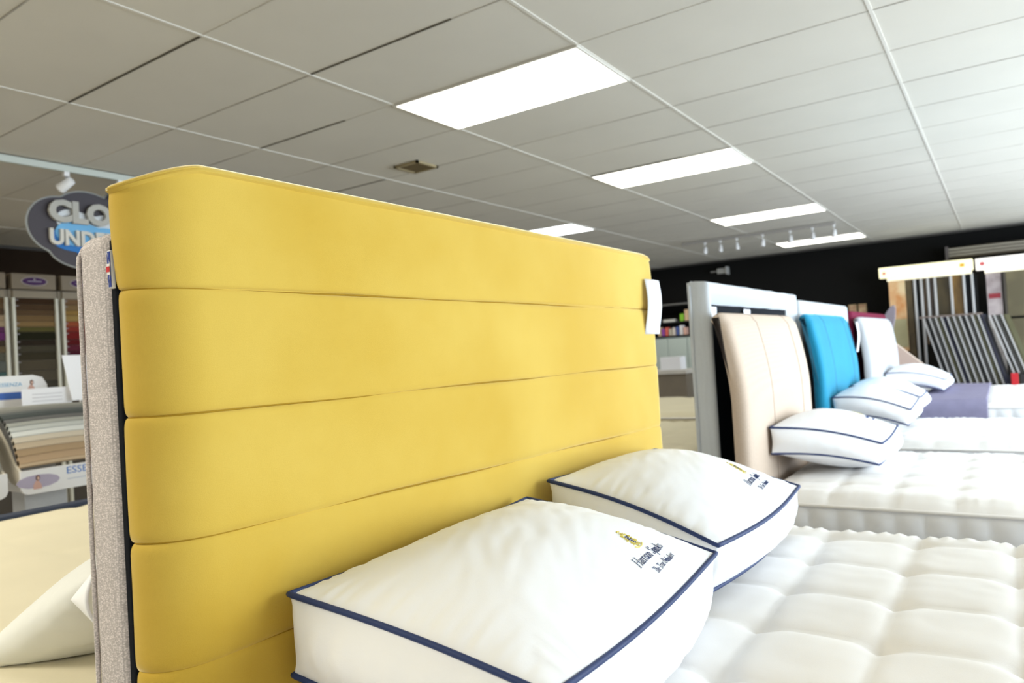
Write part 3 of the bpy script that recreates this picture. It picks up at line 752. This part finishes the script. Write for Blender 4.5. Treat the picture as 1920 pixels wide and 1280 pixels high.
# ------------------------------------------------------------------ text helper (built-in font converted to mesh)
def text_mesh(name, txt, size, loc, m, parent, rot, extrude=.002, offset=0.0, align='LEFT', sx=1.0):
    cu = bpy.data.curves.new(name, 'FONT'); cu.body = txt; cu.size = size; cu.extrude = extrude; cu.offset = offset; cu.align_x = align; cu.resolution_u = 3
    t = bpy.data.objects.new(name, cu); C.objects.link(t)
    dg = bpy.context.evaluated_depsgraph_get(); me = bpy.data.meshes.new_from_object(t.evaluated_get(dg)); bpy.data.objects.remove(t)
    me.transform(Matrix.Translation(W(loc)) @ rot @ Matrix.Scale(sx, 4, (1, 0, 0)))
    return link(name, me, m, parent)
FACE_X = Matrix(((0, 0, 1), (1, 0, 0), (0, 1, 0))).to_4x4()       # text reading along +Y, up +Z, facing +X
FACE_Y = Matrix(((1, 0, 0), (0, 0, -1), (0, 1, 0))).to_4x4()      # reading along +X, facing -Y

# ------------------------------------------------------------------ cloud sign + ceiling track on the left
SX = -5.2
SX = -5.29
s = empty('hanging_sign', (SX, 2.75, 1.31), 'cloud-shaped hanging sign with CLOUD and UNDERLAY lettering', 'sign')
def cloud(lobes, x0, x1, name, m, parent, k=220):
    cy = sum(l[0] for l in lobes) / len(lobes); cz = sum(l[1] for l in lobes) / len(lobes)
    pts = []
    for i in range(k):
        a = 2 * math.pi * i / k; dx, dz = math.cos(a), math.sin(a); best = 0
        for (y, z, r, rz) in lobes:
            # intersect ray with ellipse
            ey, ez = (cy - y) / r, (cz - z) / rz; ddx, ddz = dx / r, dz / rz
            A_ = ddx * ddx + ddz * ddz; B_ = 2 * (ey * ddx + ez * ddz); C_ = ey * ey + ez * ez - 1; D_ = B_ * B_ - 4 * A_ * C_
            if D_ > 0: best = max(best, (-B_ + math.sqrt(D_)) / (2 * A_))
        pts.append((x0, cy + dx * best, cz + dz * best))
    return MB().prism(pts, (x1 - x0, 0, 0)).build(name, m, parent)
sk = 5.2 / 5.0
body = cloud([(2.42, 1.08, .20, .19), (2.60, 1.18, .21, .15), (2.62, .92, .27, .13), (2.95, 1.22, .25, .19), (2.95, .86, .30, .13), (3.30, 1.14, .25, .16), (3.30, .92, .24, .13), (3.45, 1.03, .18, .15)], SX - .02, SX, 'board', flat((.055, .048, .060)), s)
cloud([(2.42, 1.08, .212, .20), (2.60, 1.18, .222, .16), (2.62, .92, .28, .14), (2.95, 1.22, .26, .20), (2.95, .86, .31, .14), (3.30, 1.14, .26, .17), (3.30, .92, .25, .14), (3.45, 1.03, .19, .16)], SX - .018, SX - .006, 'rim', flat((.30, .31, .30)), s)
cloud([(2.49, 1.12, .10, .075), (2.6, 1.1, .14, .07), (2.9, 1.12, .3, .08), (3.2, 1.1, .2, .08)], SX, SX + .004, 'white_cloud', flat((.72, .75, .78)), s)
cloud([(2.50, .99, .155, .085), (2.66, .94, .17, .08), (2.90, .92, .22, .09), (3.15, .96, .2, .10)], SX + .004, SX + .007, 'blue_cloud', flat((.02, .17, .50)), s)
cloud([(2.53, 1.03, .15, .09), (2.72, 1.0, .2, .09), (3.0, 1.02, .25, .10), (3.2, 1.02, .14, .09)], SX + .007, SX + .010, 'light_blue_cloud', flat((.16, .43, .72)), s)
text_mesh('lettering', 'CLOUD', .195, (SX + .03, 2.335, 1.105), flat((.43, .42, .39)), s, FACE_X, extrude=.012, offset=.010, sx=1.05)
text_mesh('lettering', 'UNDERLAY', .145, (SX + .022, 2.335, .945), flat((.62, .60, .55)), s, FACE_X, extrude=.010, offset=.005, sx=.92)
for yy in (2.47, 3.3):
    MB().tube([(SX - .01, yy, 1.26), (SX - .01, yy, ZC)], .002, 5).build('hanging_wire', flat((.3, .3, .3)), s)

SX = -5.2
tr = empty('track_rail', (SX + .02, 3.5, 1.45), 'long pale ceiling track running above the cloud sign', 'track')
MB().box((SX + .0, .2, 1.425), (SX + .035, 7.0, ZC - .004), .003).build('rail', mat('pale_track', (.50, .54, .50), .4), tr)
def spot(x, y, z, ax, label, grp=None, m=None, s=1.0, drop=.06):
    m = m or M['whiteplastic']
    e = empty('spotlight', (x, y, z), label, 'spotlight', grp)
    MB().box((x - .016 * s, y - .016 * s, z - .03 * s), (x + .016 * s, y + .016 * s, z - .001), .003).build('adapter', m, e)
    MB().tube([(x, y, z - .028 * s), (x, y, z - drop)], .005 * s, 8).build('stem', m, e, True)
    d = Vector(ax).normalized(); c = Vector((x, y, z - drop))
    pts = [c - d * .045 * s, c - d * .042 * s, c + d * .04 * s, c + d * .05 * s]
    MB().tube(pts, [.018 * s, .026 * s, .032 * s, .034 * s], 16).build('lamp_head', m, e, True)
    return e
spot(SX + .017, 2.42, 1.427, (-.7, -.3, -.4), 'white spotlight on the ceiling track above the cloud sign letters C and L', s=1.1, drop=.085)
spot(SX + .017, 2.78, 1.427, (-.6, .4, -.5), 'white spotlight half hidden by the top left corner of the yellow headboard', s=1.1, drop=.085)

# short spotlight track at the far end
t2 = empty('track_rail', (-2.6, 10.2, 1.44), 'thin spotlight track across the far end of the ceiling', 'track')
MB().box((-3.75, 10.08, 1.435), (-1.70, 10.11, ZC - .004), .003).build('rail', mat('dusky_track', (.34, .32, .30), .5), t2)
sp = [(-3.42, 'first'), (-3.2, 'second'), (-2.97, 'third'), (-2.62, 'fourth'), (-2.26, 'fifth'), (-1.98, 'sixth'), (-1.72, 'seventh')]
for k, (x, nm) in enumerate(sp):
    spot(x, 10.095, 1.436, (.1 * (k % 3 - 1), -.15 - .1 * (k % 2), -1), 'small white spotlight, %s from the left on the far track' % nm, 'spotlights on the far track', s=.95, drop=.11)

# ------------------------------------------------------------------ carpet sample wall, far left
PAL = [
 [(.10, .06, .03), (.12, .075, .04), (.08, .05, .03), (.30, .22, .14), (.34, .26, .17), (.10, .03, .09), (.12, .03, .12), (.05, .035, .025), (.12, .09, .05), (.09, .09, .07), (.10, .11, .10), (.06, .11, .11), (.07, .15, .15), (.05, .08, .08), (.06, .05, .04), (.06, .05, .04)],
 [(.045, .025, .014), (.07, .04, .02), (.10, .06, .03), (.16, .10, .045), (.22, .14, .06), (.09, .08, .025), (.018, .018, .010), (.03, .022, .016), (.055, .048, .032), (.045, .038, .024), (.075, .062, .042), (.080, .068, .048), (.05, .045, .035), (.05, .04, .04), (.045, .04, .03), (.10, .075, .05)],
 [(.16, .095, .05), (.20, .13, .06), (.26, .16, .05), (.30, .20, .07), (.28, .07, .03), (.22, .03, .02), (.15, .012, .012), (.10, .008, .010), (.10, .015, .03), (.06, .008, .02), (.04, .006, .014), (.12, .004, .01), (.03, .02, .02), (.05, .02, .03), (.05, .03, .03), (.04, .03, .03)]]
dlab = ['carpet sample board with beige, purple and teal strips at the far left edge', 'carpet sample board with tan, olive and dark brown strips under a purple oval logo', 'carpet sample board with gold, red and maroon strips, beside the greige headboard']
for k in range(3):
    X = -7.6; y0 = 2.585 + .43 * k; w = .40
    e = empty('carpet_display', (X - .1, y0 + w / 2, -1.3), dlab[k], 'display board')
    MB().box((X - .25, y0 - .012, -1.3), (X - .03, y0 + w + .012, .90)).build('cabinet', M['display_paint'], e)
    MB().box((X - .029, y0 + .02, .825), (X - .005, y0 + w - .02, .895)).build('top_rail', M['display_paint'], e)
    for yy in (y0 + .004, y0 + w - .026): MB().box((X - .028, yy, -1.25), (X + .02, yy + .022, .822)).build('side_trim', M['display_white'], e)
    hd = MB().box((X - .28, y0 + .0, .905), (X + .03, y0 + w - .02, 1.05), .006).build('header_board', flat((.24, .20, .15)), e)
    c = MB(); ov = [(X + .031, y0 + .19 + .115 * math.cos(a * math.pi / 20), .978 + .045 * math.sin(a * math.pi / 20)) for a in range(40)]
    c.prism(ov, (.003, 0, 0)).build('oval_rim', flat((.42, .38, .36)), hd)
    c = MB(); ov = [(X + .0345, y0 + .19 + .105 * math.cos(a * math.pi / 20), .978 + .037 * math.sin(a * math.pi / 20)) for a in range(40)]
    c.prism(ov, (.003, 0, 0)).build('purple_oval', flat((.055, .012, .10)), hd)
    MB().box((X + .038, y0 + .13, .974), (X + .040, y0 + .25, .982)).build('logo_line', flat((.42, .38, .48)), hd)
    MB().box((X + .038, y0 + .18, .992), (X + .040, y0 + .20, 1.002)).build('logo_mark', flat((.5, .48, .5)), hd)
    z = .82
    hh = [.055, .055, .05, .06, .05, .05, .075, .055, .06, .075, .10, .10, .09, .06, .06, .10]
    for i, col in enumerate(PAL[k]):
        MB().box((X - .028, y0 + .028, z - hh[i] + .003), (X - .004 - (i % 2) * .005, y0 + w - .028, z), .003).build('carpet_strip', mat('carpet_strip', col, .98, bump=.5, bscale=250), e)
        if i > 3 or i < 2: MB().box((X - .004, y0 + .03, z - .022), (X - .0025, y0 + .06, z - .012)).build('strip_label', flat((.3, .28, .3)), e)
        z -= hh[i]
    MB().box((X - .028, y0 + .028, -1.25), (X - .012, y0 + w - .028, z)).build('lower_panel', flat((.06, .05, .04)), e)

# ------------------------------------------------------------------ carpet stands
def arc_profile():
    """front of fan as polyline in (x, z) from the top back to the bottom front"""
    P0, P1_, P2_ = Vector((-4.62, -.128)), Vector((-4.30, -.125)), Vector((-4.225, -.425))
    return [P0 * (1 - t) ** 2 + P1_ * 2 * t * (1 - t) + P2_ * t * t for t in [i / 16 for i in range(17)]]
def stand(y0, w, label, cols, face=True, txt=None):
    X = -4.2
    e = empty('sample_stand', (X - .25, y0 + w / 2, -1.3), label, 'display stand')
    zt0, zb0 = -.437, -.560
    # front fascia with rounded lower corners
    poly = [(X, y0, zt0), (X, y0, zb0 + .03), (X, y0 + .01, zb0 + .01), (X, y0 + .03, zb0)] + [(X, y0 + w - .03, zb0), (X, y0 + w - .01, zb0 + .01), (X, y0 + w, zb0 + .03), (X, y0 + w, zt0)]
    fa = MB().prism(poly, (.02, 0, 0)).build('front_panel', M['whiteplastic'], e)
    # curved side cheeks
    prof = [(-4.70, -.135), (-4.55, -.25), (-4.40, -.42), (-4.30, -.50), (X, -.52), (X, zt0), (-4.26, -.40), (-4.34, -.30), (-4.45, -.20), (-4.58, -.13)]
    for yy in (y0, y0 + w - .012): MB().prism([(x, yy, z) for x, z in prof], (0, .012, 0)).build('side_cheek', mat('cream_cheek', (.55, .51, .43), .6), e)
    MB().box((-4.62, y0 + .02, -.55), (-4.205, y0 + w - .02, -.50), .004).build('shelf', M['whiteplastic'], e)
    MB().box((-4.45, y0 + .06, -1.28), (-4.30, y0 + .27, -.55), .005).build('pedestal', flat((.55, .57, .60)), e)
    MB().box((-4.60, y0 + .04, -1.3), (-4.15, y0 + w - .04, -1.28), .005).build('foot_plate', flat((.12, .12, .13)), e)
    ap = arc_profile(); nC = len(cols)
    for i, col in enumerate(cols):
        t = i / nC; k0 = t * 16; k1 = min(16, (i + 1.6) / nC * 16)
        def at(q):
            a = int(min(15, q)); return ap[a].lerp(ap[a + 1], q - a)
        pa, pb = at(k0), at(k1); d = (pb - pa).normalized(); nn = Vector((-d.y, d.x)); nn = nn if nn.x + nn.y > 0 else -nn
        th_ = .013
        ins = .012
        q = [pa - nn * .012, pb - nn * .016, pb + nn * (th_ - .006), pb - d * .004 + nn * th_, pa + nn * th_ * .6]
        # gentle sag across the width
        v = []; f = []; m_ = 8; n_ = len(q)
        for s_ in range(m_ + 1):
            yy = y0 + ins + (w - 2 * ins) * s_ / m_
            for p in q: v.append((p.x, yy, p.y + .006 * math.sin(math.pi * s_ / m_)))
        for s_ in range(m_):
            for j in range(n_): f.append((s_ * n_ + j, s_ * n_ + (j + 1) % n_, (s_ + 1) * n_ + (j + 1) % n_, (s_ + 1) * n_ + j))
        f.append(tuple(range(n_))); f.append(tuple(m_ * n_ + j for j in range(n_ - 1, -1, -1)))
        meshobj('carpet_sample', v, f, mat('sample_pile', col, .98, bump=.6, bscale=400), e)
    # rounded header board behind
    hp = [(-4.74, y0 + .02, -.16), (-4.74, y0 + .02, .0), (-4.74, y0 + .05, .045), (-4.74, y0 + .09, .06)] + [(-4.74, y0 + w - .19, .06), (-4.74, y0 + w - .14, .045), (-4.74, y0 + w - .115, .0), (-4.74, y0 + w - .11, -.16)]
    hb = MB().prism(hp, (-.012, 0, 0)).build('header_board', M['whiteplastic'], e)
    MB().box((-4.75, y0 + .1, -.5), (-4.72, y0 + w - .1, -.15)).build('header_support', flat((.4, .4, .4)), e)
    def person_print(yc, zc, sz, par, xx):
        o = MB().prism([(xx, yc + sz * a, zc + sz * b) for a, b in [(-.5, -1), (.5, -1), (.42, -.4), (.2, -.1), (.15, .1), (-.15, .1), (-.3, -.1), (-.5, -.5)]], (.001, 0, 0)).build('printed_figure', flat((.62, .38, .32)), par)
        MB().prism([(xx + .001, yc + sz * .05 + sz * .26 * math.cos(a * .5236), zc + sz * .42 + sz * .36 * math.sin(a * .5236)) for a in range(12)], (.001, 0, 0)).build('printed_hair', flat((.13, .06, .04)), par)
        MB().prism([(xx + .0022, yc + sz * .08 + sz * .14 * math.cos(a * .5236), zc + sz * .38 + sz * .22 * math.sin(a * .5236)) for a in range(12)], (.001, 0, 0)).build('printed_face', flat((.68, .46, .38)), par)
    if face:
        MB().prism([(X + .0205, y0 + .08 + .13 * math.cos(a * .5236) * .8, -.498 + .035 * math.sin(a * .5236)) for a in range(12)], (.0006, 0, 0)).build('printed_shade', flat((.42, .38, .50)), fa)
        person_print(y0 + .075, -.497, .04, fa, X + .0214)
        person_print(y0 + w - .20, .0, .04, hb, -4.7395)
    if txt:
        text_mesh('lettering', txt, .052, (X + .021, y0 + .215, -.482), flat((.08, .20, .55)), fa, FACE_X, extrude=.0006, sx=1.1)
        MB().box((X + .0205, y0 + .22, -.512), (X + .021, y0 + .42, -.508)).build('small_print', flat((.45, .5, .6)), fa)
        text_mesh('lettering', txt, .030, (-4.739, y0 + .13, .0), flat((.10, .35, .60)), hb, FACE_X, extrude=.0006)
        MB().box((-4.7395, y0 + .08, -.075), (-4.739, y0 + .27, -.035)).build('blue_label', flat((.06, .16, .55)), hb)
    return e
greys = [(.30, .29, .25), (.27, .27, .24), (.22, .22, .20), (.17, .17, .16), (.09, .10, .10), (.06, .07, .07), (.12, .12, .12), (.30, .31, .29), (.42, .44, .43), (.56, .58, .57), (.50, .45, .37), (.46, .38, .28), (.36, .26, .16), (.42, .30, .19), (.48, .37, .25)]
browns = [(.13, .115, .095), (.11, .095, .08), (.10, .09, .075), (.14, .12, .10), (.09, .075, .065), (.12, .10, .09), (.10, .085, .075), (.14, .12, .10), (.18, .15, .12), (.2, .17, .14)]
stand(1.665, .50, 'white carpet sample stand with a fan of grey to tan samples and blue ESSENZA lettering', greys, True, 'ESSENZA')
stand(2.215, .50, 'carpet sample stand with brown samples, mostly hidden behind the greige headboard', browns, False)
stand(1.105, .50, 'white carpet sample stand whose rounded corner shows at the left edge', greys[::-1], False)
# cards standing on the stands
def card(y0, y1, z0, z1, x, label, lines=3, tilt=.0):
    e = empty('price_card', (x, (y0 + y1) / 2, z0), label, 'card')
    MB().prism([(x, y0, z0), (x, y1, z0), (x - tilt, y1, z1), (x - tilt, y0, z1)], (.002, 0, 0)).build('card', M['paper'], e)
    b = MB()
    for i in range(lines):
        z = z1 - (z1 - z0) * (.35 + .2 * i); xx = x - tilt * (z - z0) / (z1 - z0) + .0025
        b.box((xx, y0 + (y1 - y0) * .2, z - .002), (xx + .0006, y1 - (y1 - y0) * .2, z + .002))
    b.build('printed_lines', flat((.55, .55, .6)), e)
    return e
card(1.855, 2.12, -.118, -.02, -4.60, 'small white printed card on top of the grey carpet sample fan')
e = empty('notice_sheet', (-4.55, 2.25, -.1), 'large blank white sheet standing on the brown sample stand beside the greige headboard', 'sheet')
MB().prism([(-4.55, 2.10, -.105), (-4.55, 2.46, -.10), (-4.60, 2.46, .16), (-4.60, 2.075, .165)], (.003, 0, 0)).build('sheet', M['paper'], e)
MB().box((-4.552, 2.2, -.104), (-4.54, 2.3, -.08)).build('clip', flat((.5, .5, .5)), e)

# ------------------------------------------------------------------ shelf and cabinets seen in the gap by the yellow headboard
Yc = 12.3
e = empty('cabinet', (-4.9, Yc + .2, -1.3), 'low grey-green cabinet against the black wall, seen between yellow and grey headboards', 'cabinet')
MB().box((-6.4, Yc, -1.3), (-4.2, Yc + .5, .16), .004).build('carcass', flat((.33, .39, .38)), e)
for k in range(6): MB().box((-6.38 + k * .36, Yc - .02, -.75), (-6.38 + k * .36 + .345, Yc, .14), .004).build('door', mat('sage_door', (.36, .42, .41), .5), e)
MB().box((-6.42, Yc - .03, .16), (-4.18, Yc + .5, .19), .003).build('worktop', flat((.02, .02, .02)), e)
e = empty('shelf', (-4.9, Yc + .3, .19), 'black wall shelf unit above the grey-green cabinet', 'shelf')
MB().box((-6.4, Yc + .2, .42), (-4.2, Yc + .5, .44)).build('board', flat((.02, .02, .02)), e)
MB().box((-6.4, Yc + .2, .74), (-4.2, Yc + .5, .765)).build('board', flat((.10, .10, .10)), e)
for xx in (-6.4, -4.24): MB().box((xx, Yc + .22, .19), (xx + .03, Yc + .5, .76)).build('upright', flat((.02, .02, .02)), e)
bc = [((.55, .42, .28), .16), ((.22, .05, .30), .13), ((.55, .10, .08), .15), ((.40, .36, .30), .12), ((.5, .45, .42), .14), ((.05, .08, .25), .15), ((.55, .55, .58), .17), ((.5, .3, .25), .13)]
nm = ['tan', 'purple', 'red', 'taupe', 'pale', 'navy', 'white', 'brick']
for k, (c_, h_) in enumerate(bc):
    x = -5.14 + k * .068
    e2 = MB().box((x, Yc + .04, .191), (x + .05, Yc + .17, .191 + h_), .003).build('box_file', flat(c_)); tag(e2, 'small %s box standing on the black worktop over the grey-green cabinet' % nm[k], 'box', 'small boxes on the black worktop')
for x, z0, h_, c_, lb in [(-4.80, .441, .13, (.18, .42, .02), 'lime green packet on the black shelf'), (-4.71, .441, .2, (.5, .35, .22), 'brown and red packet standing on the black shelf'), (-5.12, .441, .05, (.5, .5, .48), 'flat pale box lying on the black shelf')]:
    o = MB().box((x, Yc + .26, z0), (x + (.07 if h_ > .1 else .22), Yc + .4, z0 + h_), .004).build('packet', flat(c_)); tag(o, lb, 'packet')
e = empty('counter', (-4.0, 9.6, -1.3), 'pale topped counter with a brown drawer front beyond the back beds', 'counter')
MB().box((-4.6, 9.0, -.36), (-3.4, 9.5, -.31), .004).build('top', flat((.62, .60, .56)), e)
MB().box((-4.58, 9.03, -1.3), (-3.42, 9.48, -.36)).build('carcass', flat((.20, .17, .13)), e)
e = MB().box((-3.78, 9.08, -.309), (-3.50, 9.28, -.14), .004).build('carton', M['paper']); tag(e, 'white box standing on the counter beside the grey frame', 'box')

# ------------------------------------------------------------------ far wall: flooring display racks
def light_box(x0, x1, y, z0, z1, parent, warm):
    MB().box((x0, y, z0), (x1, y + .14, z1), .012).build('light_box', mat('lit_sign', (.8, .74, .45) if warm else (.8, .76, .72), .5, emis=(1, .95, .62) if warm else (1, .93, .86), estr=.62 if warm else .5), parent)
    MB().box((x0 + .1, y + .02, z0 - .05), (x1 - .02, y + .12, z0 - .002)).build('lower_trim', mat('lit_trim', (.8, .76, .6), .5, emis=(1, .9, .6), estr=.4), parent)
def logo_disc(x, y, z, r, m, parent):
    n = 16; MB().prism([(x + r * math.cos(a * 2 * math.pi / n), y - .001, z + r * math.sin(a * 2 * math.pi / n)) for a in range(n)], (0, -.003, 0)).build('logo', m, parent)
YR = 12.2
r1 = empty('flooring_display', (-.9, YR + .2, -1.3), 'tall flooring display rack under the lit cream header with an orange square', 'display rack')
light_box(-1.50, -.30, YR, .825, .985, r1, True)
logo_disc(-1.43, YR, .895, .025, flat((.75, .28, .2)), r1)
MB().box((-.46, YR - .004, .88), (-.40, YR, .93)).build('orange_square', flat((.85, .42, .02)), r1)
MB().box((-1.42, YR + .36, -1.3), (-.28, YR + .42, .82)).build('back_panel', flat((.02, .018, .015)), r1)
po = MB().box((-1.39, YR + .08, -.28), (-1.17, YR + .10, .77)).build('poster', mat('amber_poster', (.55, .22, .06), .5, dark=(.72, .55, .32), vscale=4.5, stretch=(1, 1, .8)), r1)
MB().box((-1.385, YR + .075, -.22), (-1.175, YR + .079, .20)).build('text_panel', flat((.42, .38, .22)), po)
MB().box((-1.16, YR + .08, -1.0), (-1.08, YR + .12, .77)).build('board', mat('dark_oak', (.10, .07, .03), .4, var=.4, vscale=6), r1)
for k, (xx, c_, w) in enumerate([(-1.06, (.02, .02, .02), .05), (-.975, (.10, .06, .03), .05), (-.89, (.06, .04, .03), .05), (-.80, (.07, .05, .02), .17), (-.60, (.22, .12, .03), .14), (-.44, (.015, .015, .018), .07), (-.34, (.015, .015, .015), .05)]):
    bd = MB().box((xx + .025, YR + .10, -.2), (xx + .025 + w, YR + .12, .77)).build('sample_board', mat('floor_board', c_, .3, var=.5, vscale=5, stretch=(2, 2, .5)), r1)
    MB().box((xx, YR + .05, -1.0 if k < 2 else .12), (xx + .03, YR + .12, .775), .003).build('edge_rail', M['alu'], bd)
# slanted lower rack
def slanted(parent, xs, y, ztop, zbot, dx, c_=None, dd=.0):
    for k, xx in enumerate(xs):
        p = [(xx, y, ztop), (xx + .020, y, ztop), (xx + dx + .020, y - dd, zbot), (xx + dx, y - dd, zbot)]
        bd = MB().prism([(a[0] + .03, a[1] + .02, a[2]) for a in p], (.05, .12, 0)).build('sample_board', flat((.03 + .02 * (k % 3), .03 + .018 * (k % 3), .03 + .015 * (k % 2)), .3), parent)
        MB().prism(p, (0, .03, 0)).build('edge_rail', M['alu'], bd)
l1 = empty('board_rack', (-.5, 11.9, -1.3), 'wide low rack of ten slanted sample boards with silver edges', 'display rack')
slanted(l1, [-.93 + .072 * k for k in range(10)], 11.75, .18, -1.2, .34, dd=.0)
MB().box((-.98, 11.80, .175), (-.22, 11.84, .205), .004).build('top_rail', flat((.22, .17, .15)), l1)
MB().box((-.98, 11.66, -1.3), (.13, 12.0, -1.2), .01).build('plinth', flat((.04, .04, .04)), l1)
r2 = empty('flooring_display', (.5, YR + .2, -1.3), 'tall flooring display at the right edge with olive tile panels', 'display rack')
light_box(-.27, 1.5, YR, .81, .975, r2, False)
logo_disc(-.19, YR, .895, .03, flat((.65, .12, .12)), r2)
MB().box((-.12, YR - .004, .905), (.12, YR, .915)).build('header_print', flat((.55, .5, .5)), r2)
MB().box((-.27, YR + .36, -1.3), (1.5, YR + .42, .80)).build('back_panel', flat((.02, .02, .02)), r2)
p2 = MB().box((-.16, YR + .08, -.05), (.02, YR + .10, .76)).build('poster', mat('bathroom_poster', (.45, .38, .38), .5, dark=(.25, .20, .20), vscale=5), r2)
MB().box((-.14, YR + .074, .40), (.0, YR + .079, .47)).build('red_strip', flat((.25, .02, .03)), p2)
MB().box((-.16, YR + .075, -.9), (.02, YR + .079, .10)).build('lower_poster', mat('grey_poster', (.42, .38, .35), .5, dark=(.20, .17, .15), vscale=6), p2)
for z0, z1 in ((.13, .77), (-1.0, .10)): MB().box((.07, YR + .06, z0), (.75, YR + .10, z1), .004).build('tile_panel', mat('olive_tile', (.14, .115, .06), .35, var=.35, vscale=3), r2)
MB().box((.04, YR + .05, -1.0), (.07, YR + .11, .77)).build('edge_rail', flat((.05, .04, .03)), r2)
l2 = empty('board_rack', (.0, 11.9, -1.3), 'smaller rack of three slanted grey boards in front of the right flooring display', 'display rack')
slanted(l2, [-.155, -.10, -.02], 11.75, .16, -.63, .23)
MB().box((.14, 11.7, -1.3), (.40, 12.0, -.64), .01).build('plinth', flat((.04, .04, .04)), l2)
o = MB().box((.045, 11.50, -1.3), (.125, 11.62, -.62), .006).build('red_post', flat((.55, .01, .02))); tag(o, 'bright red upright block beside the slanted boards at far right', 'post')
e = empty('roller_shutter', (.8, 12.7, 1.1), 'grey roller shutter housing high on the black wall at right', 'shutter housing')
MB().tube([(-.62, 12.64, 1.125), (2.6, 12.64, 1.125)], .085, 20).build('roller', flat((.16, .14, .11)), e, True)
for k in range(3): MB().box((-.6, 12.545, 1.07 + k * .045), (2.6, 12.557, 1.10 + k * .045), .003).build('slat', flat((.22, .20, .16)), e)
MB().box((-.64, 12.5, 1.02), (-.60, 12.84, 1.22)).build('end_bracket', flat((.06, .05, .05)), e)
# small security camera on the black wall
e = empty('security_camera', (-4.0, 12.8, 1.27), 'small pale security camera bracket on the black wall above the grey frame', 'camera')
MB().box((-4.12, 12.70, 1.225), (-3.96, 12.80, 1.32), .01).build('housing', flat((.28, .28, .27)), e)
MB().box((-4.24, 12.72, 1.262), (-4.12, 12.76, 1.285), .004).build('arm', flat((.18, .18, .17)), e)
MB().box((-3.96, 12.68, 1.205), (-3.94, 12.85, 1.34), .003).build('wall_plate', flat((.30, .30, .29)), e)
for x0, lab in ((-2.05, 'left of two small tan pictures low on the black wall behind the maroon headboard'), (-1.905, 'right of two small tan pictures low on the black wall behind the maroon headboard')):
    e = empty('picture', (x0 + .1, 12.84, .3), lab, 'picture')
    MB().box((x0, 12.82, .33), (x0 + .12, 12.849, .495), .003).build('frame', flat((.40, .30, .16)), e)
    MB().box((x0 + .012, 12.812, .342), (x0 + .108, 12.82, .483)).build('print', mat('tan_print', (.55, .42, .25), .6, dark=(.25, .10, .06), vscale=14), e)

# cream leaning board, grey ear and blue cushion beyond the pale grey headboard
e = empty('leaning_board', (-.92, 9.6, -1.3), 'cream upholstered board with a sloping edge beyond the pale grey headboard', 'board')
MB().prism([(-1.12, 9.55, -.06), (-.72, 9.55, -.44), (-.72, 9.55, -1.25), (-1.12, 9.55, -1.25)], (0, .12, 0)).build('board', mat('cream_board', (.62, .50, .42), .8), e)
MB().box((-1.10, 9.57, -1.3), (-.74, 9.65, -1.25)).build('foot_rail', flat((.1, .1, .1)), e)
e = empty('wing_chair', (-1.5, 9.95, -1.3), 'mauve grey wing of a chair rising behind the maroon headboard', 'chair')
wing = [(-1.22, 9.75, .10), (-1.19, 9.75, .18), (-1.14, 9.75, .26), (-1.09, 9.75, .325), (-1.06, 9.75, .33), (-1.05, 9.75, .29), (-1.06, 9.75, .18), (-1.09, 9.75, .05), (-1.14, 9.75, -.5), (-1.24, 9.75, -.5)]
MB().prism(wing, (0, .07, 0)).build('wing', flat((.25, .22, .26)), e)
MB().box((-1.95, 9.75, -.85), (-1.14, 10.35, -.5), .05).build('seat', flat((.25, .22, .26)), e, True)
MB().box((-1.95, 10.3, -.6), (-1.2, 10.42, .1), .05).build('backrest', flat((.25, .22, .26)), e, True)
for a in (-1.9, -1.36):
    for c in (9.82, 10.3): MB().tube([(a, c, -1.3), (a, c, -.84)], .02, 10).build('leg', flat((.06, .04, .03)), e, True)
o = MB().box((-.93, 8.9, ZM4 + .001), (-.80, 9.1, -.37), .03).build('cushion', flat((.01, .03, .16)), None, True); tag(o, 'scrap of a dark blue cushion beyond the far pillow', 'cushion')

# ------------------------------------------------------------------ light
w = bpy.data.worlds.new('world'); sc.world = w; w.use_nodes = True
bg = w.node_tree.nodes['Background']; bg.inputs['Color'].default_value = (0.80, 0.91, 1.0, 1); bg.inputs['Strength'].default_value = 9.0
# fill lights added out of view to brighten the room, sized like ceiling panels
for k, (x, y, en) in enumerate([(-4.6, .35, 46), (-2.2, -.9, 42), (-7.0, 5.8, 46), (-7.0, .6, 46), (-4.6, 11.2, 26), (.8, -1.4, 20)]):
    a = bpy.data.lights.new('fill_light', 'AREA'); a.shape = 'RECTANGLE'; a.size = 1.2; a.size_y = .6; a.energy = en; a.color = (1, .94, .78)
    ao = bpy.data.objects.new('fill_light', a); C.objects.link(ao); ao.location = (x, y, H + ZC - .02)
pt = bpy.data.lights.new('window_portal', 'AREA'); pt.shape = 'RECTANGLE'; pt.size = WIN[1] - WIN[0]; pt.size_y = 2.3
po_ = bpy.data.objects.new('window_portal', pt); C.objects.link(po_); po_.location = (XR + .12, (WIN[0] + WIN[1]) / 2, H + .1); po_.rotation_euler = (math.radians(90), 0, math.radians(90))
pt.cycles.is_portal = True
sc.view_settings.view_transform = 'Standard'; sc.view_settings.look = 'None'; sc.view_settings.exposure = 0.36
sc.cycles.max_bounces = 8; sc.cycles.diffuse_bounces = 5
sc.cycles.use_denoising = True
